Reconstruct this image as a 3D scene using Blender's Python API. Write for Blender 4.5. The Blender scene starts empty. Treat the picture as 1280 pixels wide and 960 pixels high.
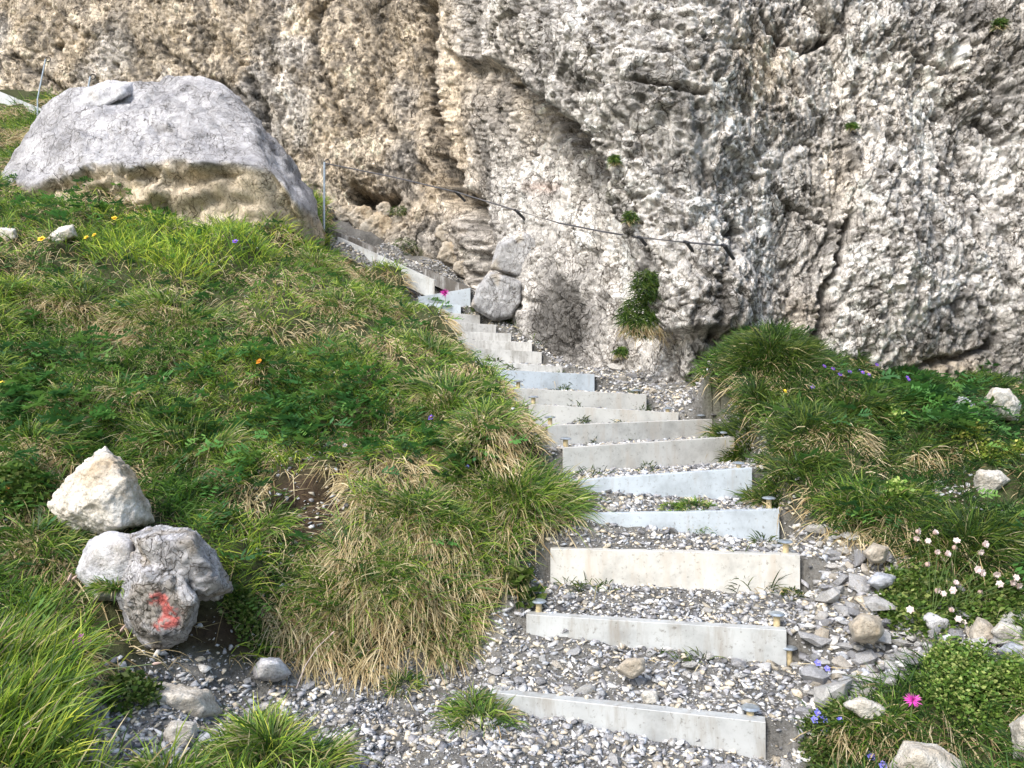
import bpy, bmesh, math, random
import numpy as np
from mathutils import Vector, Matrix
random.seed(7); rng = np.random.default_rng(7)
C = bpy.context.scene.collection
S = bpy.context.scene

# ------------------------------------------------------------------ camera, sky, sun, exposure
ZC = 1.40                       # eye height above the lowest gravel
F = 960.0
cam_d = bpy.data.cameras.new('camera'); cam = bpy.data.objects.new('camera', cam_d); C.objects.link(cam)
cam.location = (0, 0, ZC); cam.rotation_euler = (math.radians(90), 0, 0)
cam_d.sensor_width = 36; cam_d.lens = 27.0; cam_d.clip_end = 500; cam_d.clip_start = 0.05
S.camera = cam
SUN_EL, SUN_AZ = math.radians(44), math.radians(-142)    # azimuth from +Y, clockwise: behind and left of the camera
w = bpy.data.worlds.new('World'); S.world = w; w.use_nodes = True
nt = w.node_tree; bg = nt.nodes['Background']
sky = nt.nodes.new('ShaderNodeTexSky'); sky.sky_type = 'NISHITA'; sky.sun_disc = False
sky.sun_elevation = SUN_EL; sky.sun_rotation = SUN_AZ; sky.air_density = 1.3; sky.dust_density = 2.0
nt.links.new(sky.outputs[0], bg.inputs[0]); bg.inputs[1].default_value = 0.15
sd = bpy.data.lights.new('sun', 'SUN'); sd.energy = 2.3; sd.angle = math.radians(20); sd.color = (1, .95, .87)
so = bpy.data.objects.new('sun', sd); C.objects.link(so)
sv = Vector((math.sin(SUN_AZ) * math.cos(SUN_EL), math.cos(SUN_AZ) * math.cos(SUN_EL), math.sin(SUN_EL)))
so.rotation_euler = (-sv).to_track_quat('-Z', 'Y').to_euler(); so.location = sv * 20
S.view_settings.view_transform = 'Standard'; S.view_settings.look = 'None'
S.view_settings.exposure = 1.0; S.view_settings.gamma = 1
S.render.engine = 'CYCLES'; S.render.resolution_x = 1024; S.render.resolution_y = 768

def P(px, py, Y):               # point seen at photo pixel (px, py) at distance Y
    return np.array([(px - 640) / F * Y, Y, (480 - py) / F * Y + ZC])
def proj(p):
    return 640 + F * p[..., 0] / np.maximum(p[..., 1], .05), 480 - F * (p[..., 2] - ZC) / np.maximum(p[..., 1], .05)

# ------------------------------------------------------------------ noise in numpy
def _h(ix, iy, iz, seed):
    n = (ix.astype(np.int64) * 73856093) ^ (iy.astype(np.int64) * 19349663) ^ (iz.astype(np.int64) * 83492791) ^ (seed * 2654435761)
    n = n & 0xffffffff
    n = ((n ^ (n >> 15)) * 2246822519) & 0xffffffff
    n = ((n ^ (n >> 13)) * 3266489917) & 0xffffffff
    n = n ^ (n >> 16)
    return n.astype(np.float64) / 4294967295.0
def noise2(x, y, seed=0):
    ix = np.floor(x); iy = np.floor(y); fx = x - ix; fy = y - iy
    fx = fx * fx * (3 - 2 * fx); fy = fy * fy * (3 - 2 * fy); z = np.zeros_like(ix)
    a = _h(ix, iy, z, seed); b = _h(ix + 1, iy, z, seed); c = _h(ix, iy + 1, z, seed); d = _h(ix + 1, iy + 1, z, seed)
    return (a + (b - a) * fx) * (1 - fy) + (c + (d - c) * fx) * fy
def fbm2(x, y, o=4, seed=0, g=.5):
    s = 0; a = 1; t = 0
    for i in range(o):
        s = s + a * noise2(x, y, seed + i * 13); t += a; a *= g
        x, y = x * 1.93 * .8 - y * 1.93 * .6 + 5.3, x * 1.93 * .6 + y * 1.93 * .8 + 1.7
    return s / t
def noise3(p, seed=0):
    i = np.floor(p); f = p - i; f = f * f * (3 - 2 * f); r = 0
    for dx in (0, 1):
        for dy in (0, 1):
            for dz in (0, 1):
                wgt = (f[:, 0] if dx else 1 - f[:, 0]) * (f[:, 1] if dy else 1 - f[:, 1]) * (f[:, 2] if dz else 1 - f[:, 2])
                r = r + wgt * _h(i[:, 0] + dx, i[:, 1] + dy, i[:, 2] + dz, seed)
    return r
def fbm3(p, o=4, seed=0, g=.5):
    s = 0; a = 1; t = 0
    for k in range(o):
        s = s + a * noise3(p, seed + 7 * k); t += a; a *= g; p = p * 2.03 + 3.1
    return s / t
def voro(x, y, seed=0):         # -> F1, F2-F1, cell random, tilted facet height
    ix = np.floor(x); iy = np.floor(y)
    f1 = np.full(x.shape, 9.); f2 = np.full(x.shape, 9.); cr = np.zeros(x.shape); tl = np.zeros(x.shape); z = np.zeros_like(ix)
    for dx in (-1, 0, 1):
        for dy in (-1, 0, 1):
            cx = ix + dx; cy = iy + dy
            qx = cx + _h(cx, cy, z, seed); qy = cy + _h(cx, cy, z, seed + 1)
            ex = x - qx; ey = y - qy; d = np.sqrt(ex * ex + ey * ey)
            r = _h(cx, cy, z, seed + 2); r2 = _h(cx, cy, z, seed + 3)
            n = d < f1
            f2 = np.where(n, f1, np.minimum(f2, d))
            cr = np.where(n, r, cr); tl = np.where(n, (r - .5) * ex * 1.6 + (r2 - .5) * ey * 1.6, tl); f1 = np.where(n, d, f1)
    return f1, f2 - f1, cr, tl
def sm(a, b, x):
    t = np.clip((x - a) / (b - a), 0, 1); return t * t * (3 - 2 * t)
def seg_dist(px, py, pts):
    best = np.full(np.shape(px), 1e9)
    for (x0, y0), (x1, y1) in zip(pts[:-1], pts[1:]):
        dx, dy = x1 - x0, y1 - y0; t = np.clip(((px - x0) * dx + (py - y0) * dy) / (dx * dx + dy * dy), 0, 1)
        best = np.minimum(best, np.hypot(px - x0 - t * dx, py - y0 - t * dy))
    return best
def inpoly(px, py, poly):
    r = np.zeros(np.shape(px), bool); n = len(poly)
    for i in range(n):
        x0, y0 = poly[i]; x1, y1 = poly[(i + 1) % n]
        if y0 == y1: continue
        c = ((y0 > py) != (y1 > py)) & (px < (x1 - x0) * (py - y0) / (y1 - y0) + x0); r ^= c
    return r
def polymask(px, py, poly, soft):
    d = seg_dist(px, py, list(poly) + [poly[0]]); return sm(-soft, soft, np.where(inpoly(px, py, poly), d, -d))
def blob(px, py, cx, cy, rx, ry=None):
    ry = ry or rx; return np.exp(-(((px - cx) / rx) ** 2 + ((py - cy) / ry) ** 2))

# ------------------------------------------------------------------ object helpers
def link(o, parent=None):
    C.objects.link(o)
    if parent: o.parent = parent
    return o
def tag(o, label=None, cat=None, group=None, kind=None):
    if label: o['label'] = label
    if cat: o['category'] = cat
    if group: o['group'] = group
    if kind: o['kind'] = kind
    return o
def empty(name, loc, rz=0):
    o = bpy.data.objects.new(name, None); o.location = loc; o.rotation_euler = (0, 0, rz); o.empty_display_size = .1
    return link(o)
def mesh_arrays(name, V, faces_by_n, col=None, smooth=False, mat=None, parent=None, loc=None):
    me = bpy.data.meshes.new(name)
    V = np.asarray(V, np.float32)
    me.vertices.add(len(V)); me.vertices.foreach_set('co', V.ravel())
    loops = []; starts = []; tot = 0
    for Fc in faces_by_n:
        if Fc is None or len(Fc) == 0: continue
        Fc = np.asarray(Fc, np.int32); k = Fc.shape[1]
        loops.append(Fc.ravel()); starts.append(tot + np.arange(len(Fc)) * k); tot += Fc.size
    loops = np.concatenate(loops); starts = np.concatenate(starts).astype(np.int32)
    me.loops.add(len(loops)); me.loops.foreach_set('vertex_index', loops)
    me.polygons.add(len(starts)); me.polygons.foreach_set('loop_start', starts)
    me.update(calc_edges=True)
    if smooth: me.polygons.foreach_set('use_smooth', np.ones(len(starts), bool))
    if col is not None:
        at = me.color_attributes.new('col', 'FLOAT_COLOR', 'POINT')
        c4 = np.ones((len(V), 4), np.float32); c4[:, :3] = col; at.data.foreach_set('color', c4.ravel())
    me.validate()
    if mat: me.materials.append(mat)
    o = bpy.data.objects.new(name, me)
    if loc is not None: o.location = loc
    return link(o, parent)
def from_bm(name, bm, mat=None, parent=None, smooth=False):
    me = bpy.data.meshes.new(name); bm.normal_update(); bm.to_mesh(me); bm.free()
    if smooth:
        for p in me.polygons: p.use_smooth = True
    if mat: me.materials.append(mat)
    return link(bpy.data.objects.new(name, me), parent)
def grid_faces(nu, nv):
    i = np.arange(nu - 1)[:, None] * nv + np.arange(nv - 1)[None]
    i = i.ravel(); return np.stack([i, i + nv, i + nv + 1, i + 1], 1)
def tube(bm, pts, r, seg=6, cap=True):
    rings = []; pts = [Vector(p) for p in pts]
    for i, p in enumerate(pts):
        d = (pts[min(i + 1, len(pts) - 1)] - pts[max(i - 1, 0)]).normalized()
        a = d.orthogonal().normalized(); b = d.cross(a); rr = r[i] if hasattr(r, '__len__') else r
        rings.append([bm.verts.new(p + (a * math.cos(t) + b * math.sin(t)) * rr) for t in [2 * math.pi * k / seg for k in range(seg)]])
    for A, B in zip(rings[:-1], rings[1:]):
        for k in range(seg): bm.faces.new((A[k], A[(k + 1) % seg], B[(k + 1) % seg], B[k]))
    if cap: bm.faces.new(rings[0][::-1]); bm.faces.new(rings[-1])

# ------------------------------------------------------------------ materials
def mat_new(name):
    m = bpy.data.materials.new(name); m.use_nodes = True; t = m.node_tree
    return m, t, t.nodes['Principled BSDF'], t.nodes, t.links
def nd(N, typ, **kw):
    n = N.new(typ)
    for k, v in kw.items():
        if k in n.inputs: n.inputs[k].default_value = v
        else: setattr(n, k, v)
    return n
def ramp(N, stops):
    r = N.new('ShaderNodeValToRGB'); e = r.color_ramp.elements
    while len(e) > 2: e.remove(e[-1])
    for i, (p, c) in enumerate(stops):
        if i < 2: e[i].position = p
        else: e.new(p)
        e[i].color = (*c, 1) if len(c) == 3 else c
    return r
def mix(N, L, typ, fac, a, b):
    m = N.new('ShaderNodeMix'); m.data_type = 'RGBA'; m.blend_type = typ
    for s, v in ((0, fac), (6, a), (7, b)):
        if hasattr(v, 'links') or hasattr(v, 'is_linked'): L.new(v, m.inputs[s])
        else: m.inputs[s].default_value = v if not isinstance(v, tuple) else (*v, 1)
    return m.outputs[2]
def bumped(N, L, bs, coord, scales, dist, strength=.8):
    prev = None
    for sc, d in zip(scales, dist):
        n = nd(N, 'ShaderNodeTexNoise', Scale=sc, Detail=5.0, Roughness=.65); L.new(coord, n.inputs['Vector'])
        b = nd(N, 'ShaderNodeBump', Strength=strength, Distance=d); L.new(n.outputs[0], b.inputs['Height'])
        if prev: L.new(prev, b.inputs['Normal'])
        prev = b.outputs[0]
    L.new(prev, bs.inputs['Normal'])
def attr_rock(name, rough=.9, sc=(45, 160), dist=(.012, .004)):     # colour from the mesh, speckle and grain from noise
    m, t, bs, N, L = mat_new(name)
    a = nd(N, 'ShaderNodeVertexColor', layer_name='col'); tc = N.new('ShaderNodeTexCoord')
    n = nd(N, 'ShaderNodeTexNoise', Scale=sc[0] * .9, Detail=6.0, Roughness=.75); L.new(tc.outputs['Object'], n.inputs['Vector'])
    r = ramp(N, [(.33, (.42, .40, .38)), (.46, (.85, .84, .82)), (.56, (1.05, 1.05, 1.05)), (.7, (1.35, 1.35, 1.36))]); L.new(n.outputs[0], r.inputs[0])
    c = mix(N, L, 'MULTIPLY', 1.0, a.outputs[0], r.outputs[0])
    L.new(c, bs.inputs['Base Color']); bs.inputs['Roughness'].default_value = rough; bs.inputs['Specular IOR Level'].default_value = .25
    bumped(N, L, bs, tc.outputs['Object'], sc, dist)
    return m
def cliff_mat(name, levels=((6., .035, .25), (16., .07, .42), (38., .10, .52)), cell=.16):
    m, t, bs, N, L = mat_new(name)
    a = nd(N, 'ShaderNodeVertexColor', layer_name='col'); tc = N.new('ShaderNodeTexCoord')
    wn = nd(N, 'ShaderNodeTexNoise', Scale=5.0, Detail=4.0); L.new(tc.outputs['Object'], wn.inputs['Vector'])
    wv = nd(N, 'ShaderNodeVectorMath', operation='MULTIPLY_ADD'); L.new(wn.outputs['Color'], wv.inputs[0]); wv.inputs[1].default_value = (.22, .22, .22); L.new(tc.outputs['Object'], wv.inputs[2])
    mp = nd(N, 'ShaderNodeMapping'); mp.inputs['Scale'].default_value = (1, 1, .62); mp.inputs['Rotation'].default_value = (0, .25, 0); L.new(wv.outputs[0], mp.inputs[0]); v = mp.outputs[0]
    c = a.outputs[0]; g = nd(N, 'ShaderNodeTexNoise', Scale=3.5, Detail=5.0, Roughness=.7); L.new(v, g.inputs['Vector']); hs = []
    for sc, wd, dk in levels:
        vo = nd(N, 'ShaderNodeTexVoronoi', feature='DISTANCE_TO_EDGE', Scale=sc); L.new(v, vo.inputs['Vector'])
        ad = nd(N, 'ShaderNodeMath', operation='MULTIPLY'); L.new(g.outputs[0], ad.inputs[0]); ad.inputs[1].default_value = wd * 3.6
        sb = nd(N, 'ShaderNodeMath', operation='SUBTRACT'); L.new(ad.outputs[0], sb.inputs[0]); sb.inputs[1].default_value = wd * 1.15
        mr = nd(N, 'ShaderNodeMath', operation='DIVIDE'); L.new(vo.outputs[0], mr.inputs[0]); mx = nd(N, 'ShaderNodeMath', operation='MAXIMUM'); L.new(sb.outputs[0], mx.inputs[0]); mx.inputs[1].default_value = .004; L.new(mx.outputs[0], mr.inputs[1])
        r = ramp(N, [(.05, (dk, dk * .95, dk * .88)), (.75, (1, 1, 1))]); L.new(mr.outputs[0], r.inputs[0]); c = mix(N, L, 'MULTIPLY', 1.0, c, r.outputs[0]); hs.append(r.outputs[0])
        vc = nd(N, 'ShaderNodeTexVoronoi', Scale=sc); L.new(v, vc.inputs['Vector']); bw = nd(N, 'ShaderNodeSeparateColor'); L.new(vc.outputs['Color'], bw.inputs[0])
        r2 = ramp(N, [(0, (1 - cell,) * 3), (1, (1 + cell,) * 3)]); L.new(bw.outputs[0], r2.inputs[0]); c = mix(N, L, 'MULTIPLY', 1.0, c, r2.outputs[0])
    n = nd(N, 'ShaderNodeTexNoise', Scale=42.0, Detail=6.0, Roughness=.78); L.new(v, n.inputs['Vector'])
    r = ramp(N, [(.33, (.45, .43, .40)), (.43, (.92, .92, .91)), (.56, (1.06, 1.06, 1.06)), (.68, (1.3, 1.3, 1.3))]); L.new(n.outputs[0], r.inputs[0])
    c = mix(N, L, 'MULTIPLY', 1.0, c, r.outputs[0]); L.new(c, bs.inputs['Base Color']); bs.inputs['Roughness'].default_value = .9; bs.inputs['Specular IOR Level'].default_value = .2
    prev = None
    for h, d in ((hs[0], .02), (hs[1], .014), (hs[2], .007), (n.outputs[0], .03)):
        b = nd(N, 'ShaderNodeBump', Strength=.8, Distance=d); L.new(h, b.inputs['Height'])
        if prev: L.new(prev, b.inputs['Normal'])
        prev = b.outputs[0]
    L.new(prev, bs.inputs['Normal']); return m
def rock_mat(name, light, mid, dark, tan, tan_amt=.4, sc=6., seed=0., rand=False):
    m, t, bs, N, L = mat_new(name); tc = N.new('ShaderNodeTexCoord')
    mp = nd(N, 'ShaderNodeMapping'); mp.inputs['Location'].default_value = (seed, seed * 2, 0); L.new(tc.outputs['Object'], mp.inputs[0]); v = mp.outputs[0]
    n1 = nd(N, 'ShaderNodeTexNoise', Scale=sc, Detail=8.0, Roughness=.72); L.new(v, n1.inputs['Vector'])
    r1 = ramp(N, [(.3, dark), (.45, mid), (.58, light), (.8, light)]); L.new(n1.outputs[0], r1.inputs[0])
    n2 = nd(N, 'ShaderNodeTexNoise', Scale=sc * .35, Detail=4.0); L.new(v, n2.inputs['Vector'])
    r2 = ramp(N, [(.62 - tan_amt * .4, (0, 0, 0)), (.78 - tan_amt * .4, (1, 1, 1))]); L.new(n2.outputs[0], r2.inputs[0])
    c = mix(N, L, 'MIX', r2.outputs[0], r1.outputs[0], tan)
    n3 = nd(N, 'ShaderNodeTexNoise', Scale=sc * 9, Detail=5.0, Roughness=.8); L.new(v, n3.inputs['Vector'])
    r3 = ramp(N, [(.32, (.4, .39, .37)), (.46, (.9, .9, .9)), (.7, (1.2, 1.2, 1.22))]); L.new(n3.outputs[0], r3.inputs[0])
    c = mix(N, L, 'MULTIPLY', 1.0, c, r3.outputs[0])
    if rand:
        oi = N.new('ShaderNodeObjectInfo'); rr = ramp(N, [(0, (.55, .55, .57)), (.35, (.9, .9, .92)), (.7, (1.15, 1.13, 1.08)), (.85, (1.1, .98, .8)), (1, (1.35, 1.35, 1.35))])
        L.new(oi.outputs['Random'], rr.inputs[0]); c = mix(N, L, 'MULTIPLY', 1.0, c, rr.outputs[0])
    L.new(c, bs.inputs['Base Color']); bs.inputs['Roughness'].default_value = .88; bs.inputs['Specular IOR Level'].default_value = .25
    bumped(N, L, bs, v, (sc * 3, sc * 14), (.02, .006))
    return m
def leaf_mat(name, trans=.35):
    m, t, bs, N, L = mat_new(name)
    a = nd(N, 'ShaderNodeVertexColor', layer_name='col')
    L.new(a.outputs[0], bs.inputs['Base Color']); bs.inputs['Roughness'].default_value = .5; bs.inputs['Specular IOR Level'].default_value = .3
    tr = N.new('ShaderNodeBsdfTranslucent'); L.new(a.outputs[0], tr.inputs[0])
    ms = nd(N, 'ShaderNodeMixShader'); ms.inputs[0].default_value = trans
    L.new(bs.outputs[0], ms.inputs[1]); L.new(tr.outputs[0], ms.inputs[2]); L.new(ms.outputs[0], N['Material Output'].inputs[0])
    return m
def plain(name, c, rough=.6, metal=0., nsc=30., var=.25):
    m, t, bs, N, L = mat_new(name); tc = N.new('ShaderNodeTexCoord')
    n = nd(N, 'ShaderNodeTexNoise', Scale=nsc, Detail=4.0); L.new(tc.outputs['Object'], n.inputs['Vector'])
    r = ramp(N, [(.3, tuple(x * (1 - var) for x in c)), (.7, tuple(min(1, x * (1 + var)) for x in c))]); L.new(n.outputs[0], r.inputs[0])
    L.new(r.outputs[0], bs.inputs['Base Color']); bs.inputs['Roughness'].default_value = rough; bs.inputs['Metallic'].default_value = metal
    return m
def steel_mat(name, base, stain, amt, metal=.2, seed=0.):
    m, t, bs, N, L = mat_new(name); tc = N.new('ShaderNodeTexCoord'); oi = N.new('ShaderNodeObjectInfo')
    ad = nd(N, 'ShaderNodeVectorMath', operation='ADD'); L.new(tc.outputs['Object'], ad.inputs[0])
    cx = N.new('ShaderNodeCombineXYZ'); ml = nd(N, 'ShaderNodeMath', operation='MULTIPLY'); L.new(oi.outputs['Random'], ml.inputs[0]); ml.inputs[1].default_value = 40
    L.new(ml.outputs[0], cx.inputs[0]); L.new(cx.outputs[0], ad.inputs[1]); v = ad.outputs[0]
    n1 = nd(N, 'ShaderNodeTexNoise', Scale=7.0, Detail=7.0, Roughness=.65); L.new(v, n1.inputs['Vector'])
    r1 = ramp(N, [(.3, tuple(x * .72 for x in base)), (.5, base), (.75, tuple(min(.9, x * 1.12) for x in base))]); L.new(n1.outputs[0], r1.inputs[0])
    st = nd(N, 'ShaderNodeMapping'); st.inputs['Scale'].default_value = (9, 9, 1.6); L.new(v, st.inputs[0])
    n2 = nd(N, 'ShaderNodeTexNoise', Scale=1.3, Detail=6.0, Roughness=.7); L.new(st.outputs[0], n2.inputs['Vector'])
    r2 = ramp(N, [(.66 - amt * .35, (0, 0, 0)), (.86 - amt * .35, (1, 1, 1))]); L.new(n2.outputs[0], r2.inputs[0])
    c = mix(N, L, 'MIX', r2.outputs[0], r1.outputs[0], stain)
    n3 = nd(N, 'ShaderNodeTexNoise', Scale=55.0, Detail=4.0, Roughness=.7); L.new(v, n3.inputs['Vector'])
    r3 = ramp(N, [(.30, (.45, .42, .38)), (.42, (1, 1, 1))]); L.new(n3.outputs[0], r3.inputs[0])
    c = mix(N, L, 'MULTIPLY', .8, c, r3.outputs[0])
    L.new(c, bs.inputs['Base Color']); bs.inputs['Metallic'].default_value = metal
    rr = ramp(N, [(.3, (.38,) * 3), (.7, (.62,) * 3)]); L.new(n1.outputs[0], rr.inputs[0]); L.new(rr.outputs[0], bs.inputs['Roughness'])
    b = nd(N, 'ShaderNodeBump', Strength=.3, Distance=.004); L.new(n1.outputs[0], b.inputs['Height']); L.new(b.outputs[0], bs.inputs['Normal'])
    return m

M_cliff = cliff_mat('limestone_cliff')
M_soil = attr_rock('soil_and_grit', rough=.95, sc=(60, 240), dist=(.012, .004))
M_chip = attr_rock('gravel_chips', sc=(60, 260), dist=(.004, .0015))
M_leaf = leaf_mat('grass_and_leaves')
M_petal = leaf_mat('petals', .25)
M_boulder = cliff_mat('boulder_limestone', ((3.5, .014, .28), (9., .035, .42), (30., .08, .55)), .10)
M_stone = rock_mat('loose_limestone', (.68, .68, .69), (.56, .56, .57), (.38, .38, .39), (.50, .43, .33), .05, 9., 3., True)
M_white = rock_mat('pale_limestone', (.66, .63, .58), (.52, .48, .42), (.25, .22, .18), (.42, .34, .24), .35, 7., 9.)
M_grey = rock_mat('grey_limestone', (.62, .62, .65), (.44, .44, .47), (.2, .2, .21), (.34, .30, .24), .2, 8., 17.)
M_blue = rock_mat('blue_grey_limestone', (.44, .46, .51), (.33, .35, .39), (.18, .19, .21), (.36, .30, .22), .2, 4., 27.)
M_tan = rock_mat('ochre_limestone', (.50, .42, .31), (.36, .28, .19), (.16, .12, .08), (.46, .42, .36), .4, 6., 37.)
STEEL = [steel_mat('galvanised_steel', (.46, .475, .48), (.31, .29, .26), .45),
         steel_mat('galvanised_steel_warm', (.57, .56, .53), (.51, .46, .40), .45),  # cream base has sunlight painted in; the beige stain is real
         steel_mat('galvanised_steel_sky_tint', (.50, .55, .60), (.42, .42, .42), .35), steel_mat('galvanised_steel_grimy', (.66, .65, .63), (.36, .34, .31), .5, .15)]  # bluish base has the sky's reflection painted into the steel colour
M_dirty = steel_mat('weathered_steel', (.42, .42, .42), (.10, .09, .08), .95, .2)
M_dark = plain('dark_iron', (.05, .05, .055), .5, .6)
M_zinc = plain('zinc', (.42, .47, .52), .4, .7)
M_peg = plain('larch_peg', (.42, .34, .20), .8, 0., 60.)
M_cable = plain('steel_wire', (.07, .07, .08), .6, .3)

# ------------------------------------------------------------------ steps: pixel + distance of the top corners of every riser
RIS = [((612, 865, 2.99), (957, 903, 2.72), .155, 0), ((658, 768, 3.33), (983, 788, 3.117), .17, 0), ((688, 686, 3.59), (1000, 694, 3.45), .19, 1),
       ((718, 643, 3.72), (974, 637, 3.78), .18, 2), ((712, 601, 3.92), (940, 585, 4.03), .18, 2), ((704, 560, 4.1), (918, 546, 4.6), .165, 1),
       ((685, 532, 4.4), (890, 524, 4.95), .14, 1), ((661, 505, 4.7), (848, 516, 4.95), .17, 1), ((643, 485, 5.0), (808, 493, 5.3), .15, 1),
       ((600, 461, 5.4), (743, 468, 5.65), .15, 2), ((600, 451, 5.75), (703, 458, 5.95), .14, 3), ((571, 434, 6.0), (677, 440, 6.2), .12, 3),
       ((571, 424, 6.25), (665, 428, 6.4), .12, 3), ((571, 414, 6.45), (639, 417, 6.6), .12, 3), ((571, 403, 6.65), (620, 406, 6.8), .13, 3),
       ((560, 391, 6.85), (600, 394, 7.0), .14, 3), ((503, 377, 7.0), (576, 381, 7.1), .14, 2), ((523, 371, 7.3), (588, 360, 7.45), .22, 2)]
VIS = {0: (.06, .135), 1: (.085, .155), 2: (.17, .19), 3: (.03, .175), 4: (.07, .175), 5: (.15, .165)}   # how much of each plate shows at its two ends
PL = []
for ri, (a, b, h, mi) in enumerate(RIS):
    A, B = P(*a), P(*b); d = (B - A)[:2]; Ln = np.hypot(*d); d = d / Ln
    PL.append((A, B, d, np.array([-d[1], d[0]]), Ln, VIS.get(ri, (h, h))))

# ------------------------------------------------------------------ terrain height
CP = [(640, 960, 2.5), (300, 960, 2.55), (0, 960, 2.2), (1000, 960, 2.6), (1280, 960, 2.45), (450, 900, 2.95), (300, 880, 3.0), (560, 820, 3.35), (600, 870, 3.1),
      (800, 935, 2.8), (950, 950, 2.68), (640, 760, 3.5), (680, 722, 3.62), (205, 806, 3.02), (400, 832, 3.28), (560, 792, 3.42), (120, 800, 3.05),
      (400, 700, 3.5), (540, 700, 3.52), (300, 700, 3.45), (150, 700, 3.3), (0, 700, 3.15), (0, 830, 2.7), (690, 650, 3.42), (640, 680, 3.5), (650, 610, 3.75), (620, 600, 3.85),
      (640, 560, 4.2), (550, 620, 3.85), (400, 600, 3.95), (200, 600, 3.85), (0, 600, 3.65), (560, 540, 4.4), (600, 500, 4.75), (400, 520, 4.5), (200, 500, 4.45),
      (0, 500, 4.2), (560, 450, 5.3), (500, 460, 5.1), (400, 420, 5.3), (200, 400, 5.3), (0, 400, 5.0), (540, 410, 6.0), (500, 390, 6.4), (390, 330, 6.7), (450, 370, 6.8), (500, 388, 6.95),
      (200, 306, 6.3), (0, 292, 6.0), (410, 306, 7.9), (500, 356, 7.5), (570, 372, 7.3), (200, 265, 7.4), (20, 190, 8.8), (20, 150, 9.8), (-60, 120, 10.4), (120, 150, 9.6),
      (450, 310, 8.5), (560, 358, 8.0), (500, 330, 8.4), (-300, 600, 3.4), (-300, 300, 5.5), (-300, 150, 9),
      (1010, 805, 3.05), (1100, 850, 2.9), (1280, 850, 2.85), (1030, 705, 3.42), (1150, 750, 3.25), (1280, 750, 3.25), (1010, 640, 3.72), (1100, 660, 3.6), (1280, 650, 3.7),
      (965, 580, 4.1), (1100, 580, 4.1), (1280, 570, 4.3), (935, 520, 4.55), (1000, 500, 4.7), (1150, 520, 4.8), (1280, 524, 5.0), (850, 508, 5.1), (870, 490, 5.35), (915, 462, 5.0), (960, 432, 5.2), (1050, 492, 5.2),
      (1200, 514, 5.2), (1280, 510, 5.5), (860, 500, 5.3), (780, 480, 5.7), (1000, 420, 6.2), (720, 455, 6.3), (660, 420, 6.9), (610, 385, 7.5), (1700, 700, 3.6), (1700, 500, 5.2)]
cp = np.array([P(*c) for c in CP])
extra = np.array([[-1.5, 1.2, .0], [0, 1.0, -.15], [1.5, 1.2, .0], [0, -2, -1.2], [-4, -2, -.9], [4, -2, -1.2], [-7, 2, .4], [7, 3, .6], [7, 6, 1.6], [-10, 8, 4.2], [-10, 12, 5.], [8, 12, 3.], [0, 12, 3.2]])
cp = np.vstack([cp, extra])
def tps(r2): return r2 * np.log(r2 + 1e-9) * .5
n = len(cp); r2 = ((cp[:, None, :2] - cp[None, :, :2]) ** 2).sum(2)
A_ = np.zeros((n + 3, n + 3)); A_[:n, :n] = tps(r2) + np.eye(n) * .02; A_[:n, n] = 1; A_[:n, n + 1:] = cp[:, :2]; A_[n:, :n] = A_[:n, n:].T
coef = np.linalg.solve(A_, np.concatenate([cp[:, 2], [0, 0, 0]]))
def base_h(x, y):
    z = coef[n] + coef[n + 1] * x + coef[n + 2] * y
    for k in range(n): z = z + coef[k] * tps((x - cp[k, 0]) ** 2 + (y - cp[k, 1]) ** 2)
    return z
def path_h(x, y):               # gravel treads behind every riser: height and how much it applies
    N_ = len(PL); z = np.zeros_like(x); msk = np.zeros_like(x)
    U = []; Sg = []
    for A, B, d, nn, Ln, h in PL:
        Sg.append((x - A[0]) * nn[0] + (y - A[1]) * nn[1]); U.append(((x - A[0]) * d[0] + (y - A[1]) * d[1]) / Ln)
    for k in range(N_):
        A, B, d, nn, Ln, h = PL[k]
        u = np.clip(U[k], 0, 1); zt = A[2] + (B[2] - A[2]) * u - .012
        if k + 1 < N_:
            A2, B2, d2, nn2, L2, h2 = PL[k + 1]; u2 = np.clip(U[k + 1], 0, 1)
            zb = np.maximum(A2[2] + (B2[2] - A2[2]) * u2 - (h2[0] + (h2[1] - h2[0]) * u2) + .01, zt - .02)
            s = np.clip(Sg[k] / (Sg[k] + np.maximum(-Sg[k + 1], 0) + 1e-4), 0, 1); behind = (Sg[k] > .03) & (Sg[k + 1] <= .03)
            out = np.maximum(0, np.maximum(-U[k], U[k] - 1) * Ln * (1 - s) + np.maximum(-U[k + 1], U[k + 1] - 1) * L2 * s)
        else:
            zb = zt; s = 0; behind = (Sg[k] > .03) & (Sg[k] < .5); out = np.maximum(0, np.maximum(-U[k], U[k] - 1) * Ln)
        m = 1 - sm(.02, .16, out); better = behind & (m > msk)
        z = np.where(better, zt + (zb - zt) * s ** 1.5, z); msk = np.where(better, m, msk)
    A, B, d, nn, Ln, h = PL[0]; u = np.clip(U[0], 0, 1); f = -(Sg[0] - .03); out = np.maximum(0, np.maximum(-U[0], U[0] - 1) * Ln)
    m = (1 - sm(.02, .2, out)) * (1 - sm(.1, .5, f)) * (f >= 0); better = m > msk
    z = np.where(better, A[2] + (B[2] - A[2]) * u - (h[0] + (h[1] - h[0]) * u), z); msk = np.where(better, m, msk)
    return z, msk
def axis(segs):
    out = []
    for a, b, st in segs: out.append(np.arange(a, b, st))
    return np.concatenate(out)
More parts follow.
